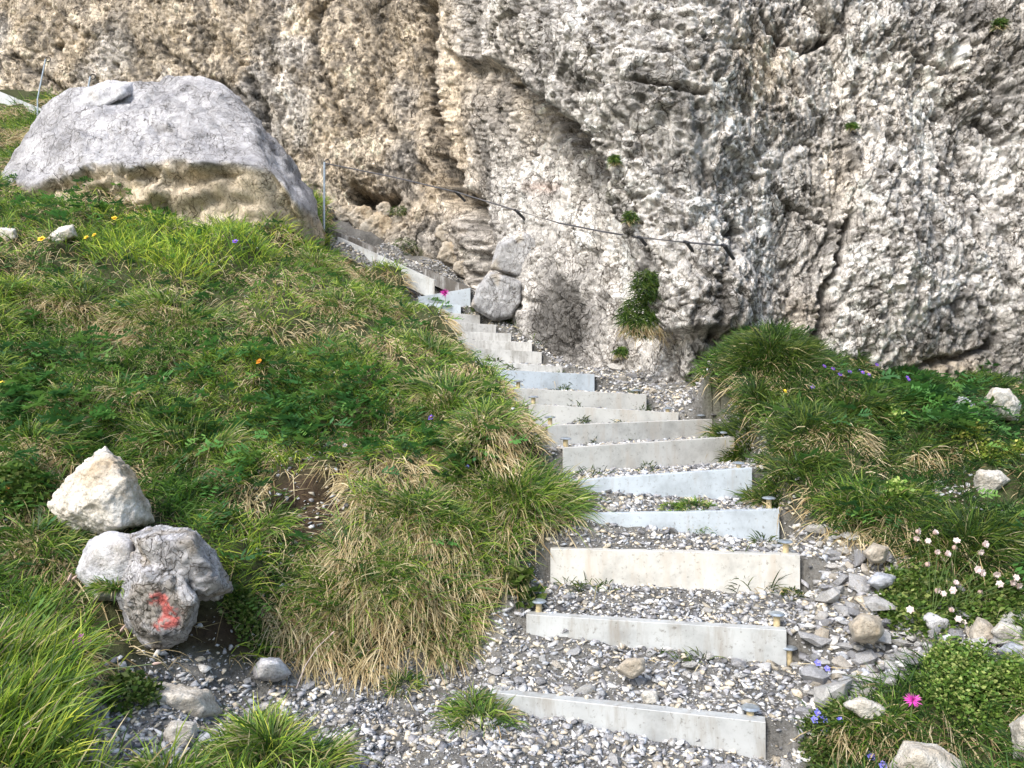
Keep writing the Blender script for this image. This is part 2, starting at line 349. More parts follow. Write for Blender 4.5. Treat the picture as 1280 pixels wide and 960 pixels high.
GRAVEL = [(90, 850), (230, 812), (330, 835), (450, 845), (560, 800), (640, 745), (690, 690), (715, 640), (700, 600), (688, 560), (655, 520), (640, 480), (600, 440), (565, 395),
          (600, 385), (680, 430), (735, 430), (880, 430), (882, 520), (900, 545), (950, 600), (985, 645), (1080, 680), (1190, 735), (1290, 775), (1290, 830), (1180, 828), (1115, 850),
          (1080, 880), (1005, 900), (1000, 1400), (560, 1400), (440, 990), (320, 900), (290, 1000), (90, 1000)]
gx = axis([(-12, -5, .25), (-5, -3, .06), (-3, 2.8, .022), (2.8, 4, .06), (4, 9.01, .25)])
gy = axis([(-4, 1.4, .2), (1.4, 2.2, .05), (2.2, 6.2, .022), (6.2, 8.5, .04), (8.5, 13, .2)])
GX, GY = np.meshgrid(gx, gy, indexing='ij')
HB = base_h(GX, GY); HP, PM = path_h(GX, GY)
HB = HB + (1 - PM) * ((fbm2(GX * 2.2, GY * 2.2, 4, 5) - .5) * .2 + (fbm2(GX * 11, GY * 11, 3, 9) - .5) * .05) * sm(0, 1.5, GY)
BANKM = 1 - polymask(*proj(np.stack([GX, GY, HB], -1)), GRAVEL, 30)
_f1, _e, _c, _t = voro(GX * 2.6 + .6 * noise2(GX * 4, GY * 4, 2), GY * 2.4, 71)
HUM = np.sqrt(np.maximum(0, 1 - (_f1 * 1.35) ** 2)) * (.5 + _c) * BANKM; HUMY = np.gradient(HUM, gy, axis=1)
HB = HB + (1 - PM) * (.15 * HUM - .05 * BANKM)
HZ = HB * (1 - PM) + HP * PM + PM * (fbm2(GX * 16, GY * 16, 3, 3) - .5) * .03
def H(x, y, arr=None):
    arr = HZ if arr is None else arr
    i = np.clip(np.searchsorted(gx, x) - 1, 0, len(gx) - 2); j = np.clip(np.searchsorted(gy, y) - 1, 0, len(gy) - 2)
    fx = np.clip((x - gx[i]) / (gx[i + 1] - gx[i]), 0, 1); fy = np.clip((y - gy[j]) / (gy[j + 1] - gy[j]), 0, 1)
    return (arr[i, j] * (1 - fx) + arr[i + 1, j] * fx) * (1 - fy) + (arr[i, j + 1] * (1 - fx) + arr[i + 1, j + 1] * fx) * fy
def ground_at(px, py, y0=1.6, y1=11.):         # first hit of the pixel's ray with the ground
    Y = np.arange(y0, y1, .01); X = (px - 640) / F * Y; Z = (480 - py) / F * Y + ZC
    d = Z - H(X, Y); k = np.argmax(d < 0)
    if not (d < 0).any(): k = len(Y) - 1
    return np.array([X[k], Y[k], H(np.array([X[k]]), np.array([Y[k]]))[0]])
def zones(x, y, z):
    px, py = proj(np.stack([x, y, z], -1))
    wob = (fbm2(x * 5, y * 5, 3, 77) - .5) * 50
    g = np.maximum(polymask(px + wob, py + wob * .6, GRAVEL, 14), ((px > 412) & (px < 640) & (y > 7.6) & (py < 372)) * 1.)
    soil = np.clip(1.6 * blob(px, py, 385, 632, 56, 46) + blob(px, py, 270, 790, 95, 34) + .9 * blob(px, py, 670, 570, 24, 36) + .7 * blob(px, py, 450, 800, 80, 20) + .7 * blob(px, py, 1190, 620, 40, 25), 0, 1)
    return px, py, g, soil
gpx, gpy, gG, gS = zones(GX, GY, HZ)
gG = np.maximum(gG, PM)
nz = fbm2(GX * 9, GY * 9, 4, 21)[..., None]
soilc = np.array([.050, .034, .022]) * (.6 + .9 * nz); grassc = np.array([.055, .062, .026]) * (.6 + .9 * nz); grit = np.array([.18, .175, .165]) * (.4 + 1.1 * nz)
gc = grassc * (1 - gS[..., None]) + soilc * gS[..., None]; gc = gc * (1 - gG[..., None]) + grit * gG[..., None]
gr = mesh_arrays('ground', np.stack([GX, GY, HZ], -1).reshape(-1, 3), [grid_faces(len(gx), len(gy))], gc.reshape(-1, 3), True, M_soil)
tag(gr, kind='structure')
ntz = np.gradient(HZ, gx, axis=0), np.gradient(HZ, gy, axis=1)
SLX, SLY = ntz
SLT = np.hypot(SLX, SLY)

# ------------------------------------------------------------------ the cliff: a swept line with depth
tab = np.array([(-700, 13.), (-400, 12.), (-150, 11.2), (0, 10.6), (300, 9.6), (480, 9.1), (560, 8.75), (592, 8.15), (608, 7.6), (650, 6.8), (710, 6.2), (760, 5.85), (800, 5.6), (870, 5.4), (940, 5.5), (1100, 5.5), (1280, 5.6), (1500, 5.7), (2100, 6.2)])
s_ax = axis([(-700, -240, 16), (-240, -40, 4), (-40, 1322, 1.65), (1322, 1600, 3), (1600, 2100, 16)])
q_ax = axis([(-1400, -200, 30), (-200, -30, 8), (-30, 545, 1.6), (545, 760, 12)])
Ys = np.interp(s_ax, tab[:, 0], tab[:, 1])
k_ = np.exp(-np.linspace(-2, 2, 31) ** 2); k_ /= k_.sum()
Yp = np.interp(np.linspace(-700, 2100, 2800), np.linspace(-700, 2100, 2800), np.convolve(np.interp(np.linspace(-900, 2300, 3200), tab[:, 0], tab[:, 1]), k_, 'same')[200:3000])
Ys = np.interp(s_ax, np.linspace(-700, 2100, 2800), Yp)
Xs = (s_ax - 640) / F * Ys
arc = np.concatenate([[0], np.cumsum(np.hypot(np.diff(Xs), np.diff(Ys)))])
tx = np.gradient(Xs); ty = np.gradient(Ys); k2 = np.ones(41) / 41
tx = np.convolve(np.pad(tx, 20, 'edge'), k2, 'valid'); ty = np.convolve(np.pad(ty, 20, 'edge'), k2, 'valid'); tl_ = np.hypot(tx, ty); nx, ny = ty / tl_, -tx / tl_
SS, QQ = np.meshgrid(s_ax, q_ax, indexing='ij'); Yg = Ys[:, None] + 0 * QQ
ZZ = (480 - QQ) / F * Yg; UU = arc[:, None] + 0 * QQ
wx = (fbm2(UU * 1.5, ZZ * 1.5, 2, 41) - .5); wy = (fbm2(UU * 1.5, ZZ * 1.5, 2, 57) - .5)
u_, v_ = UU + wx * .2, ZZ + wy * .2
left = 1 - sm(540, 620, SS)
D = (fbm2(u_ * .55, v_ * .4, 2, 1) - .5) * .6                                      # big bulges
rd = 1 - np.abs(2 * fbm2(u_ * 1.5 + v_ * .5, v_ * .9, 3, 11) - 1); D += (rd - .7) * .12
slab = polymask(SS + wx * 20, QQ + wy * 20, [(568, 55), (640, 70), (700, 125), (768, 195), (782, 240), (802, 320), (806, 470), (740, 490), (620, 440), (600, 350), (565, 240)], 9)
D -= .24 * slab * (1 - .5 * sm(100, 400, QQ))
CRK = [(640, -60), (645, 80), (690, 122), (740, 155), (770, 190), (782, 230), (795, 290), (804, 340), (806, 420)]
D += .26 * polymask(SS + wx * 20, QQ + wy * 20, CRK + [(2000, 420), (2000, -60)], 7) * np.exp(-(seg_dist(SS, QQ, CRK) / 150) ** 2)
rough = (1 - .5 * slab * sm(150, 330, QQ)) * (1 - .25 * left)
for sc, am, sd_, anis in ((1.6, .09, 91, .55), (4.2, .026, 131, .55), (9., .016, 161, .6), (19., .010, 191, .62), (38., .006, 211, .7)):
    a_ = .08 + .38 * left
    uu = (u_ * np.cos(a_) + v_ * np.sin(a_)) * sc; vv = (-u_ * np.sin(a_) + v_ * np.cos(a_)) * sc * anis
    uu = uu + .7 * (fbm2(uu * .8, vv * .8, 2, sd_ + 5) - .5); vv = vv + .7 * (fbm2(uu * .8, vv * .8, 2, sd_ + 8) - .5)
    f1, e, cr, tl = voro(uu, vv, sd_)
    D += am * rough * ((cr - .5) * .9 + tl * .7 - .35 * f1 - (1.0 if sc > 2 else .3) * (1 - sm(0, .15, e)))
    if sc == 4.2: cellA = cr
    if sc == 9.: cellB = cr
    if sc == 19.: cellC = cr; eC = e
D += (fbm2(u_ * 30, v_ * 24, 3, 201, .6) - .5) * .03 * rough
pit = fbm2(u_ * 9, v_ * 5.5, 4, 222, .6); D -= .05 * sm(.56, .68, pit) * rough
pit2 = fbm2(u_ * 22 + 4, v_ * 15, 3, 232, .6); D -= .035 * sm(.58, .68, pit2) * rough
CRACK_SHADE = np.zeros_like(D)
def crack(pts, wd, dep, jit=8):
    global D, CRACK_SHADE
    d = seg_dist(SS + wx * jit * 2 + (noise2(SS * .15, QQ * .15, 4) - .5) * jit, QQ + wy * jit * 2 + (noise2(SS * .15, QQ * .15, 5) - .5) * jit, pts)
    D -= dep * np.exp(-(d / wd) ** 2); CRACK_SHADE = np.maximum(CRACK_SHADE, .75 * np.exp(-(d / (wd * .8)) ** 2))  # cuts the groove and paints its recess shade into the colour
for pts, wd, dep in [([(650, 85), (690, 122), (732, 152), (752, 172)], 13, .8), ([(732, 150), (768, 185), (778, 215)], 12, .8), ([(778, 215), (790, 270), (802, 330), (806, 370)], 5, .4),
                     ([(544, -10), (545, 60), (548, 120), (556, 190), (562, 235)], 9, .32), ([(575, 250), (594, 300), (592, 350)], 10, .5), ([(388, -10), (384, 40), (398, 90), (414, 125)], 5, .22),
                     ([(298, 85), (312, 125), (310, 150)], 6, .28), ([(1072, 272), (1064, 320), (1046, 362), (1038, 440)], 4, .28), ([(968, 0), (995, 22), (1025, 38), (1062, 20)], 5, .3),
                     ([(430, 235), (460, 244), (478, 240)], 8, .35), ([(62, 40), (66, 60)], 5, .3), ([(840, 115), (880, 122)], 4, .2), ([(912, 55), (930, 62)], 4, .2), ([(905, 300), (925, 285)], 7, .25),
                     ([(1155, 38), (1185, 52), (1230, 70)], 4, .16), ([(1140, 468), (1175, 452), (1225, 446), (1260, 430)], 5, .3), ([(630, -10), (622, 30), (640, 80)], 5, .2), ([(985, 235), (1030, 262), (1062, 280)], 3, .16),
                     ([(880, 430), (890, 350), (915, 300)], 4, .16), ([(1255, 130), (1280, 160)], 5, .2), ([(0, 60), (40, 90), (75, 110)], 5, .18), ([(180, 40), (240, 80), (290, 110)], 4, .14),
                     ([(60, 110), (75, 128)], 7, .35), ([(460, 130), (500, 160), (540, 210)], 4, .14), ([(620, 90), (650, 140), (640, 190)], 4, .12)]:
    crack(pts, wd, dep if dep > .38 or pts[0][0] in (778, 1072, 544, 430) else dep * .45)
D += .30 * blob(SS, QQ, 905, 380, 45, 70) + .28 * blob(SS, QQ, 1130, 300, 70, 130) + .2 * blob(SS, QQ, 600, 120, 40, 60) + .25 * blob(SS, QQ, 820, 60, 100, 110) + .22 * blob(SS, QQ, 400, 60, 60, 110)
D -= .15 * blob(SS, QQ, 470, 240, 60, 30) + .2 * blob(SS, QQ, 1000, 330, 40, 120) * .7
fade = sm(-330, -700, SS) * 0 + 1
YG = Yg + ny[:, None] * D + .10 * ZZ; XG = Xs[:, None] + nx[:, None] * D
# colours: pale grey limestone, ochre towards the gully and left, black lichen in blotches of its own, shade painted dark along the cracks
g1 = fbm2(u_ * 3.2, v_ * 2.4, 5, 301, .6); g2 = fbm2(u_ * 14, v_ * 11, 4, 311, .65); g3 = fbm2(u_ * .9, v_ * .8, 3, 331)
val = .50 + .28 * sm(.3, .68, g1) + .08 * (cellA - .5) + .12 * (cellB - .5) + .16 * (cellC - .5) + .30 * (g2 - .5)
val = val + .08 * slab * sm(120, 300, QQ) + .07 * sm(900, 1200, SS) - .05 * left
col = np.stack([val, val * .965, val * .94], -1)
tanm = np.clip(left * (.30 + .9 * sm(.4, .62, g3)) + .5 * slab * (1 - sm(60, 230, QQ)) + .8 * blob(SS, QQ, 960, 70, 60, 60) + .5 * blob(SS, QQ, 1065, 210, 30, 50) + 1.2 * blob(SS, QQ, 1195, 462, 60, 22) + .5 * blob(SS, QQ, 1010, 390, 40, 30) + .2 * sm(.55, .7, g3) + .05, 0, 1)
col = col * (1 - tanm[..., None]) + (col * np.array([1.05, .93, .76])) * tanm[..., None]
och = (sm(.56, .7, fbm2(u_ * 5, v_ * 4, 4, 351)) * left)[..., None] * .35; col = col * (1 - och) + np.array([.42, .32, .20]) * och
redm = (blob(SS, QQ, 662, 225, 22, 8) * .4)[..., None]; col = col * (1 - redm) + np.array([.38, .2, .14]) * redm
lich_shade = sm(.54, .60, fbm2(u_ * 16 + 3, v_ * 11, 5, 361, .7)) * (.6 - .35 * slab) + .5 * sm(.58, .72, fbm2(u_ * 1.6 + 7, v_ * .8, 4, 391)); lich_shade = np.clip(lich_shade + CRACK_SHADE + 1.1 * blob(SS, QQ, 694, 395, 34, 62) * (.5 + g2), 0, .85)[..., None]
col = col * (1 - lich_shade) + np.array([.085, .080, .075]) * lich_shade
moss = (sm(.6, .72, fbm2(u_ * 4 + 9, v_ * 4, 4, 371)) * (.35 * left * sm(200, 330, QQ) + .8 * blob(SS, QQ, 440, 300, 90, 40) + .6 * blob(SS, QQ, 780, 240, 25, 60)))[..., None]; col = col * (1 - moss) + np.array([.06, .075, .02]) * moss
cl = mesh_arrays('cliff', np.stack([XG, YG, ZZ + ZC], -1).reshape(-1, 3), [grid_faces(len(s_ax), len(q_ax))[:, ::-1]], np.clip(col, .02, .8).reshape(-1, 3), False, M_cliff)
tag(cl, kind='structure')
def cliff_at(px, py, out=0.):
    i = np.argmin(abs(s_ax - px)); j = np.argmin(abs(q_ax - py))
    sub = [(a, b) for a in range(max(0, i - 45), min(len(s_ax), i + 46), 3) for b in range(max(0, j - 45), min(len(q_ax), j + 46), 3)]
    near = [t for t in sub if (640 + F * XG[t] / YG[t] - px) ** 2 + (480 - F * ZZ[t] / YG[t] - py) ** 2 < 40]
    if near: return P(px, py, min(YG[t] for t in near) - out)
    best = min(sub, key=lambda t: float((640 + F * XG[t[0], t[1]] / YG[t[0], t[1]] - px) ** 2 + (480 - F * ZZ[t[0], t[1]] / YG[t[0], t[1]] - py) ** 2))
    return P(px, py, YG[best] - out)

# ------------------------------------------------------------------ stones and boulders
def ico(sub):
    bm = bmesh.new(); bmesh.ops.create_icosphere(bm, subdivisions=sub, radius=1); V = np.array([v.co[:] for v in bm.verts]); Fc = np.array([[v.index for v in f.verts] for f in bm.faces]); bm.free(); return V, Fc
def voro3(p, seed):
    i = np.floor(p); f1 = np.full(len(p), 9.); out = np.zeros(len(p))
    for dx in (-1, 0, 1):
        for dy in (-1, 0, 1):
            for dz in (-1, 0, 1):
                c = i + np.array([dx, dy, dz]); h = [_h(c[:, 0], c[:, 1], c[:, 2], seed + m) for m in range(7)]
                e = p - c - np.stack(h[:3], 1); d = (e ** 2).sum(1); k = d < f1; f1 = np.where(k, d, f1)
                out = np.where(k, (h[3] - .5) * .9 + ((np.stack(h[4:7], 1) - .5) * e).sum(1) * 1.8, out)
    return out
ICO = {k: ico(k) for k in (3, 4, 5, 6)}
def hull_planes(P3):
    bm = bmesh.new()
    for p in P3: bm.verts.new(p)
    bmesh.ops.convex_hull(bm, input=bm.verts[:]); bmesh.ops.recalc_face_normals(bm, faces=bm.faces[:]); bm.normal_update()
    out = [(np.array(f.normal[:]), np.array(f.verts[0].co[:])) for f in bm.faces if f.calc_area() > 1e-9]; bm.free(); return out
def rock_from(name, polys, Y, depth, sub=5, amp=.06, seed=0, mat=None, label=None, cat='rock', group=None, colf=None, geof=None, pts3=None, centre=None, fac=1., tilt=.3, flat=False):
    """a faceted solid: silhouette points at distance Y, nearer points in front of them and farther ones behind"""
    V, Fc = ICO[sub]; r_ = np.random.default_rng(seed)
    if not isinstance(polys[0], list): polys = [polys]
    al = np.array([q for pl in polys for q in pl], float); c = (al.max(0) + al.min(0)) / 2 if centre is None else np.array(centre, float); C3 = P(c[0], c[1], Y)
    rr = np.zeros(len(V))
    for pl in polys:
        q = np.array(pl, float); cc = q.mean(0); L = []
        if pts3 is None:
            for k, (a_, b_) in enumerate(q):
                L.append(P(a_, b_, Y + depth * r_.uniform(-.15, .15)))
                for f_, dd in ((.86, -.5), (.9, .8)) if flat else ((r_.uniform(.55, .85), -r_.uniform(.55, .95)), (r_.uniform(.5, .9), r_.uniform(.5, .9))):
                    w_ = cc + (np.array([a_, b_]) - cc) * f_; L.append(P(w_[0], w_[1], Y + depth * (dd - tilt * (w_[1] - cc[1]) / (np.ptp(q[:, 1]) + 1) * (-1 if dd > 0 else -1))))
        else: L = [P(*t) for t in pts3]
        r = np.full(len(V), 1e9)
        for nn, p0 in hull_planes([l - C3 for l in L]):
            dn = V @ nn; dd = float(p0 @ nn)
            if dd <= 1e-6: continue
            r = np.where(dn > 1e-6, np.minimum(r, dd / np.maximum(dn, 1e-6)), r)
        rr = np.maximum(rr, r)
    p = V * rr[:, None]; size = np.percentile(rr, 50); q3 = p / size
    e1 = p[Fc[:, 1]] - p[Fc[:, 0]]; e2 = p[Fc[:, 2]] - p[Fc[:, 0]]; fn = np.cross(e1, e2); nrm = np.zeros_like(p)
    for k in range(3): np.add.at(nrm, Fc[:, k], fn)
    nrm /= np.linalg.norm(nrm, axis=1)[:, None] + 1e-12
    qw = q3 + (np.stack([noise3(q3 * 2.5 + a_, seed + a_) for a_ in (1, 2, 3)], 1) - .5) * .25
    vr = voro3(qw * np.array([3.5, 3.5, 4.5]), seed + 50)
    dsp = ((fbm3(q3 * 2.2 + seed, 3, seed) - .5) * .8 + vr * .55) * fac + voro3(qw * 9, seed + 80) * .22 + (fbm3(q3 * 14 + seed, 4, seed + 9, .6) - .5) * .5 - .25 * sm(.58, .7, fbm3(q3 * 9, 3, seed + 19))
    p = p + nrm * (dsp * amp * size)[:, None]
    ppx, ppy = proj(p + C3)
    if geof is not None: p[:, 1] += geof(ppx, ppy, q3) * (nrm[:, 1] < .3)
    colr = colf(ppx, ppy, p, q3) if colf is not None else None
    base = np.array([0, 0, p[:, 2].min()]); p = p - base
    return tag(mesh_arrays(name, p, [Fc], colr, False, mat, None, C3 + base), label, cat, group)

# big boulder: pale worn top, ochre broken front
def boulder_edge(px, q): return np.interp(px, [0, 60, 110, 250, 340, 372, 400], [238, 228, 211, 203, 213, 262, 275]) + (fbm3(q * 5, 3, 4) - .5) * 24
def r_strata(px, py, q):
    t = (py + .45 * px) / 13 + 4 * (fbm3(q * 3, 3, 24) - .5); return .05 * (np.abs(t - np.round(t)) < .16) * sm(.45, .6, fbm3(q * 4, 3, 34)) + .03 * (np.round(t) % 3 - 1)
def boulder_geo(px, py, q):
    e = py - boulder_edge(px, q); r = sm(-3, 5, e) * (.09 + .30 * (fbm3(q * np.array([4, 4, 7]), 5, 14, .65) - .42)) + r_strata(px, py, q) * sm(0, 8, e) * sm(-20, 60, px) * (1 - .75 * sm(5, 75, e))
    return r + .08 * blob(px, py, 205, 163, 16, 6) + .03 * np.exp(-(seg_dist(px, py, [(188, 125), (184, 150), (200, 175), (203, 185)]) / 3) ** 2) + .03 * np.exp(-(seg_dist(px, py, [(240, 115), (262, 145), (300, 180)]) / 3) ** 2)
def boulder_col(px, py, p, q):
    edge = boulder_edge(px, q)
    fr = sm(-5, 5, py - edge)[:, None]
    a = fbm3(q * 4, 5, 8, .65)[:, None]; b = fbm3(q * 16, 4, 18, .6)[:, None]
    top = np.array([.62, .61, .64]) * (.55 + 1.0 * (a - .3) + .5 * (b - .5)); lo = np.array([.74, .63, .48]) * (.48 + 1.3 * (a - .25) + .6 * (b - .5))
    l = sm(.56, .68, fbm3(q * 3 + 5, 4, 28))[:, None] * .55
    top = top * (1 - l) + np.array([.25, .25, .28]) * l
    return np.clip(top * (1 - fr) + lo * fr, .03, .8)
bo = [(2, 232), (30, 190), (60, 130), (85, 112), (140, 112), (172, 106), (215, 96), (250, 96), (285, 112), (325, 150), (350, 195), (392, 240), (404, 300), (330, 318), (200, 310), (60, 300), (10, 270)]
BP = [(x_, y_, 7.75) for x_, y_ in bo] + [(-14, 240, 7.6), (20, 190, 7.6), (55, 132, 7.8), (40, 236, 7.05), (110, 212, 6.8), (250, 204, 6.66), (335, 212, 6.75), (375, 258, 6.95), (50, 310, 7.0), (200, 335, 6.72), (330, 335, 6.8), (395, 300, 7.2),
      (130, 150, 7.5), (215, 100, 8.0), (275, 105, 8.0), (320, 160, 7.35), (100, 130, 8.7), (300, 140, 8.7), (60, 300, 8.6), (380, 300, 8.6)]
rock_from('boulder', bo, 7.5, .9, 6, .075, 3, M_boulder, 'huge pale boulder with worn grey top and broken ochre front above the grassy bank', 'boulder', colf=boulder_col, geof=boulder_geo, pts3=BP, fac=.7, centre=(212, 225))
rock_from('slab_rock', [(88, 138), (102, 112), (135, 100), (166, 103), (172, 118), (142, 134), (106, 150)], 7.72, .3, 5, .08, 5, M_grey, 'dark grey slab lying on the left shoulder of the huge pale boulder', 'rock')
# two waymarked stones on the left
rock_from('pointed_rock', [(58, 632), (80, 600), (108, 575), (132, 557), (150, 572), (170, 600), (172, 628), (194, 650), (180, 664), (120, 668), (80, 660)], 3.32, .2, 6, .10, 11, M_white, 'pointed cream coloured rock perched on top of the rock with the red paint mark', 'rock',
          pts3=[(x_, y_, 3.34) for x_, y_ in [(58, 632), (80, 600), (108, 575), (132, 557), (150, 572), (172, 600), (194, 652), (120, 668), (80, 660)]] + [(140, 580, 3.22), (120, 582, 3.2), (158, 600, 3.16), (122, 622, 3.12), (176, 645, 3.22), (150, 660, 3.16), (85, 640, 3.2), (110, 600, 3.22), (80, 620, 3.55), (150, 600, 3.55), (170, 655, 3.5)])
def red_col(px, py, p, q):
    a = fbm3(q * 5, 5, 48, .68)[:, None]; b = fbm3(q * 20, 3, 58, .6)[:, None]
    c = np.array([.62, .61, .64]) * (.48 + 1.3 * (a - .3) + .6 * (b - .5))
    t = sm(.52, .62, fbm3(q * 2 + 2, 3, 68))[:, None] * .5; c = c * (1 - t) + np.array([.30, .25, .18]) * t
    j = (fbm3(q * 9, 3, 78) - .5) * 15
    m = np.clip(polymask(px + j, py - j, [(188, 742), (204, 742), (212, 756), (226, 764), (226, 780), (206, 788), (190, 784), (204, 768), (200, 756), (188, 752)], 3), 0, 1) * sm(.34, .42, fbm3(q * 14, 3, 88)) * (p[:, 1] < 0)
    return np.clip(c * (1 - m[:, None]) + np.array([.74, .20, .18]) * m[:, None], .03, .75)
rock_from('painted_rock', [[(163, 668), (200, 657), (245, 664), (270, 690), (292, 738), (268, 752), (200, 748), (170, 700)], [(165, 690), (225, 690), (252, 745), (244, 778), (232, 800), (205, 814), (182, 812), (160, 784), (146, 745)]], 3.0, .22, 6, .085, 21, M_boulder, 'rough grey limestone rock with a red paint waymark on its lower face', 'rock', colf=red_col, centre=(207, 722))
rock_from('rough_rock', [(92, 715), (110, 675), (135, 664), (172, 668), (178, 715), (155, 752), (120, 750)], 3.1, .17, 5, .06, 23, M_grey, 'grey rock behind a small grass tuft, left of the red marked rock', 'rock')
def block_col(px, py, p, q):
    a = fbm3(q * 3, 5, 8, .65)[:, None]; t = sm(.5, .6, fbm3(q * 1.6 + 4, 4, 9))[:, None]
    return np.clip((np.array([.50, .50, .52]) * (1 - t) + np.array([.50, .46, .41]) * t) * (.35 + 1.3 * a), .05, .7)
for k, (poly, Y, dp, mt, lb) in enumerate([
    ([(140, 880), (160, 862), (205, 853), (262, 862), (280, 890), (262, 912), (210, 910), (165, 905)], 2.85, .16, M_white, 'long pale stone with a white rim lying in the gravel at lower left'),
    ([(198, 918), (215, 900), (246, 902), (247, 930), (232, 946), (208, 944)], 2.62, .1, M_white, 'upright pale stone in front of the long pale stone at lower left'),
    ([(244, 920), (262, 912), (291, 922), (280, 945), (250, 946)], 2.6, .08, M_blue, 'small flat blue white stone at the right of the upright pale stone'),
    ([(168, 912), (180, 906), (200, 908), (200, 926), (176, 926)], 2.68, .07, M_blue, 'small pale stone between grass and the upright pale stone'),
    ([(106, 862), (118, 840), (140, 840), (158, 862), (150, 880), (118, 880)], 2.95, .1, M_grey, 'rounded grey stone left of the long pale stone'),
    ([(78, 878), (100, 868), (142, 874), (140, 896), (100, 900)], 2.78, .1, M_blue, 'flat bluish slab at the left end of the row of lower left stones'),
    ([(314, 838), (326, 822), (350, 822), (366, 842), (348, 852), (318, 850)], 3.08, .09, M_grey, 'blunt grey stone alone on the dark soil below the tussocks'),
    ([(238, 834), (250, 824), (266, 834), (256, 844), (240, 842)], 3.1, .04, M_white, 'small white stone on dark soil below the painted rock'),
    ([(352, 672), (362, 656), (376, 656), (386, 660), (374, 676), (358, 682)], 3.62, .04, M_white, 'single white stone on the bare soil patch of the left bank'),
    ([(1228, 500), (1240, 484), (1262, 486), (1278, 506), (1272, 528), (1240, 522)], 4.75, .14, M_white, 'largest white rock at the cliff foot on the right edge'),
    ([(1190, 505), (1200, 492), (1214, 500), (1230, 520), (1222, 530), (1206, 528)], 4.7, .1, M_grey, 'grey stone touching the left side of the white rock by the cliff foot'),
    ([(1216, 600), (1222, 587), (1250, 588), (1264, 600), (1240, 622), (1222, 632)], 3.85, .1, M_white, 'lone pale stone sticking out of the grass at far right'),
    ([(1078, 690), (1092, 678), (1112, 684), (1106, 704), (1088, 704)], 3.35, .07, M_tan, 'cream stone at the top edge of the right rubble'),
    ([(1060, 780), (1076, 766), (1100, 770), (1106, 792), (1092, 806), (1066, 802)], 3.0, .09, M_tan, 'round white and ochre stone in the middle of the right rubble'),
    ([(1210, 790), (1222, 770), (1238, 778), (1250, 800), (1236, 808), (1214, 804)], 3.0, .07, M_tan, 'orange brown stone beside the pink campion at right'),
    ([(1236, 790), (1250, 776), (1278, 784), (1282, 800), (1256, 808)], 2.95, .07, M_white, 'pale flat stone at the right of the orange brown stone'),
    ([(1246, 812), (1262, 802), (1290, 806), (1292, 836), (1260, 830)], 2.85, .08, M_blue, 'bluish stone cut by the right edge above the leafy clump'),
    ([(1150, 770), (1160, 764), (1190, 774), (1194, 796), (1160, 790)], 3.1, .07, M_grey, 'dark slate grey stone under the campion flowers'),
    ([(1082, 728), (1096, 714), (1122, 720), (1118, 732), (1098, 738)], 3.25, .06, M_blue, 'wedge shaped white blue stone in the upper right rubble'),
    ([(1110, 958), (1130, 925), (1170, 930), (1204, 952), (1226, 990), (1150, 1000)], 2.42, .15, M_white, 'large cream stone at the bottom edge below the thistle'),
    ([(1262, 905), (1282, 892), (1310, 920), (1300, 980), (1268, 950)], 2.45, .12, M_white, 'pale stone in the bottom right corner beside the leafy clump'),
    ([(1050, 880), (1075, 870), (1112, 884), (1112, 902), (1080, 902)], 2.72, .07, M_white, 'flat white stone behind the bluebell tuft'),
    ([(800, 868), (806, 862), (822, 864), (824, 880), (808, 884)], 2.9, .035, M_white, 'bright white stone on the gravel just above the lowest riser'),
    ([(768, 836), (784, 822), (806, 822), (808, 838), (790, 850)], 2.98, .05, M_tan, 'cream and grey stone on the second tread above the lowest riser'),
    ([(-10, 296), (0, 284), (20, 286), (24, 300), (4, 304)], 5.85, .1, M_white, 'white stone in the grass at the left edge below the boulder'),
    ([(52, 300), (74, 284), (92, 280), (98, 296), (70, 306)], 5.9, .1, M_white, 'white flat stone in the grass below the big boulder'),
    ([(588, 382), (596, 360), (612, 338), (640, 345), (656, 352), (655, 378), (640, 398), (618, 402), (600, 392)], 7.0, .35, M_blue, 'angular pale grey block standing beside the top of the steps'),
    ([(612, 336), (622, 304), (655, 288), (680, 300), (690, 340), (660, 352), (636, 344)], 7.0, .3, M_blue, 'smooth blue white face block leaning against the cliff above the angular block'),
]):
    rock_from('rock' if dp > .08 else 'stone', poly, Y, dp, 4 if dp < .1 else 5, .09 if k < 26 else .05, 40 + k, M_boulder if k >= 26 else mt, lb, 'rock' if dp > .08 else 'stone', flat=k >= 26, colf=block_col if k >= 26 else None)

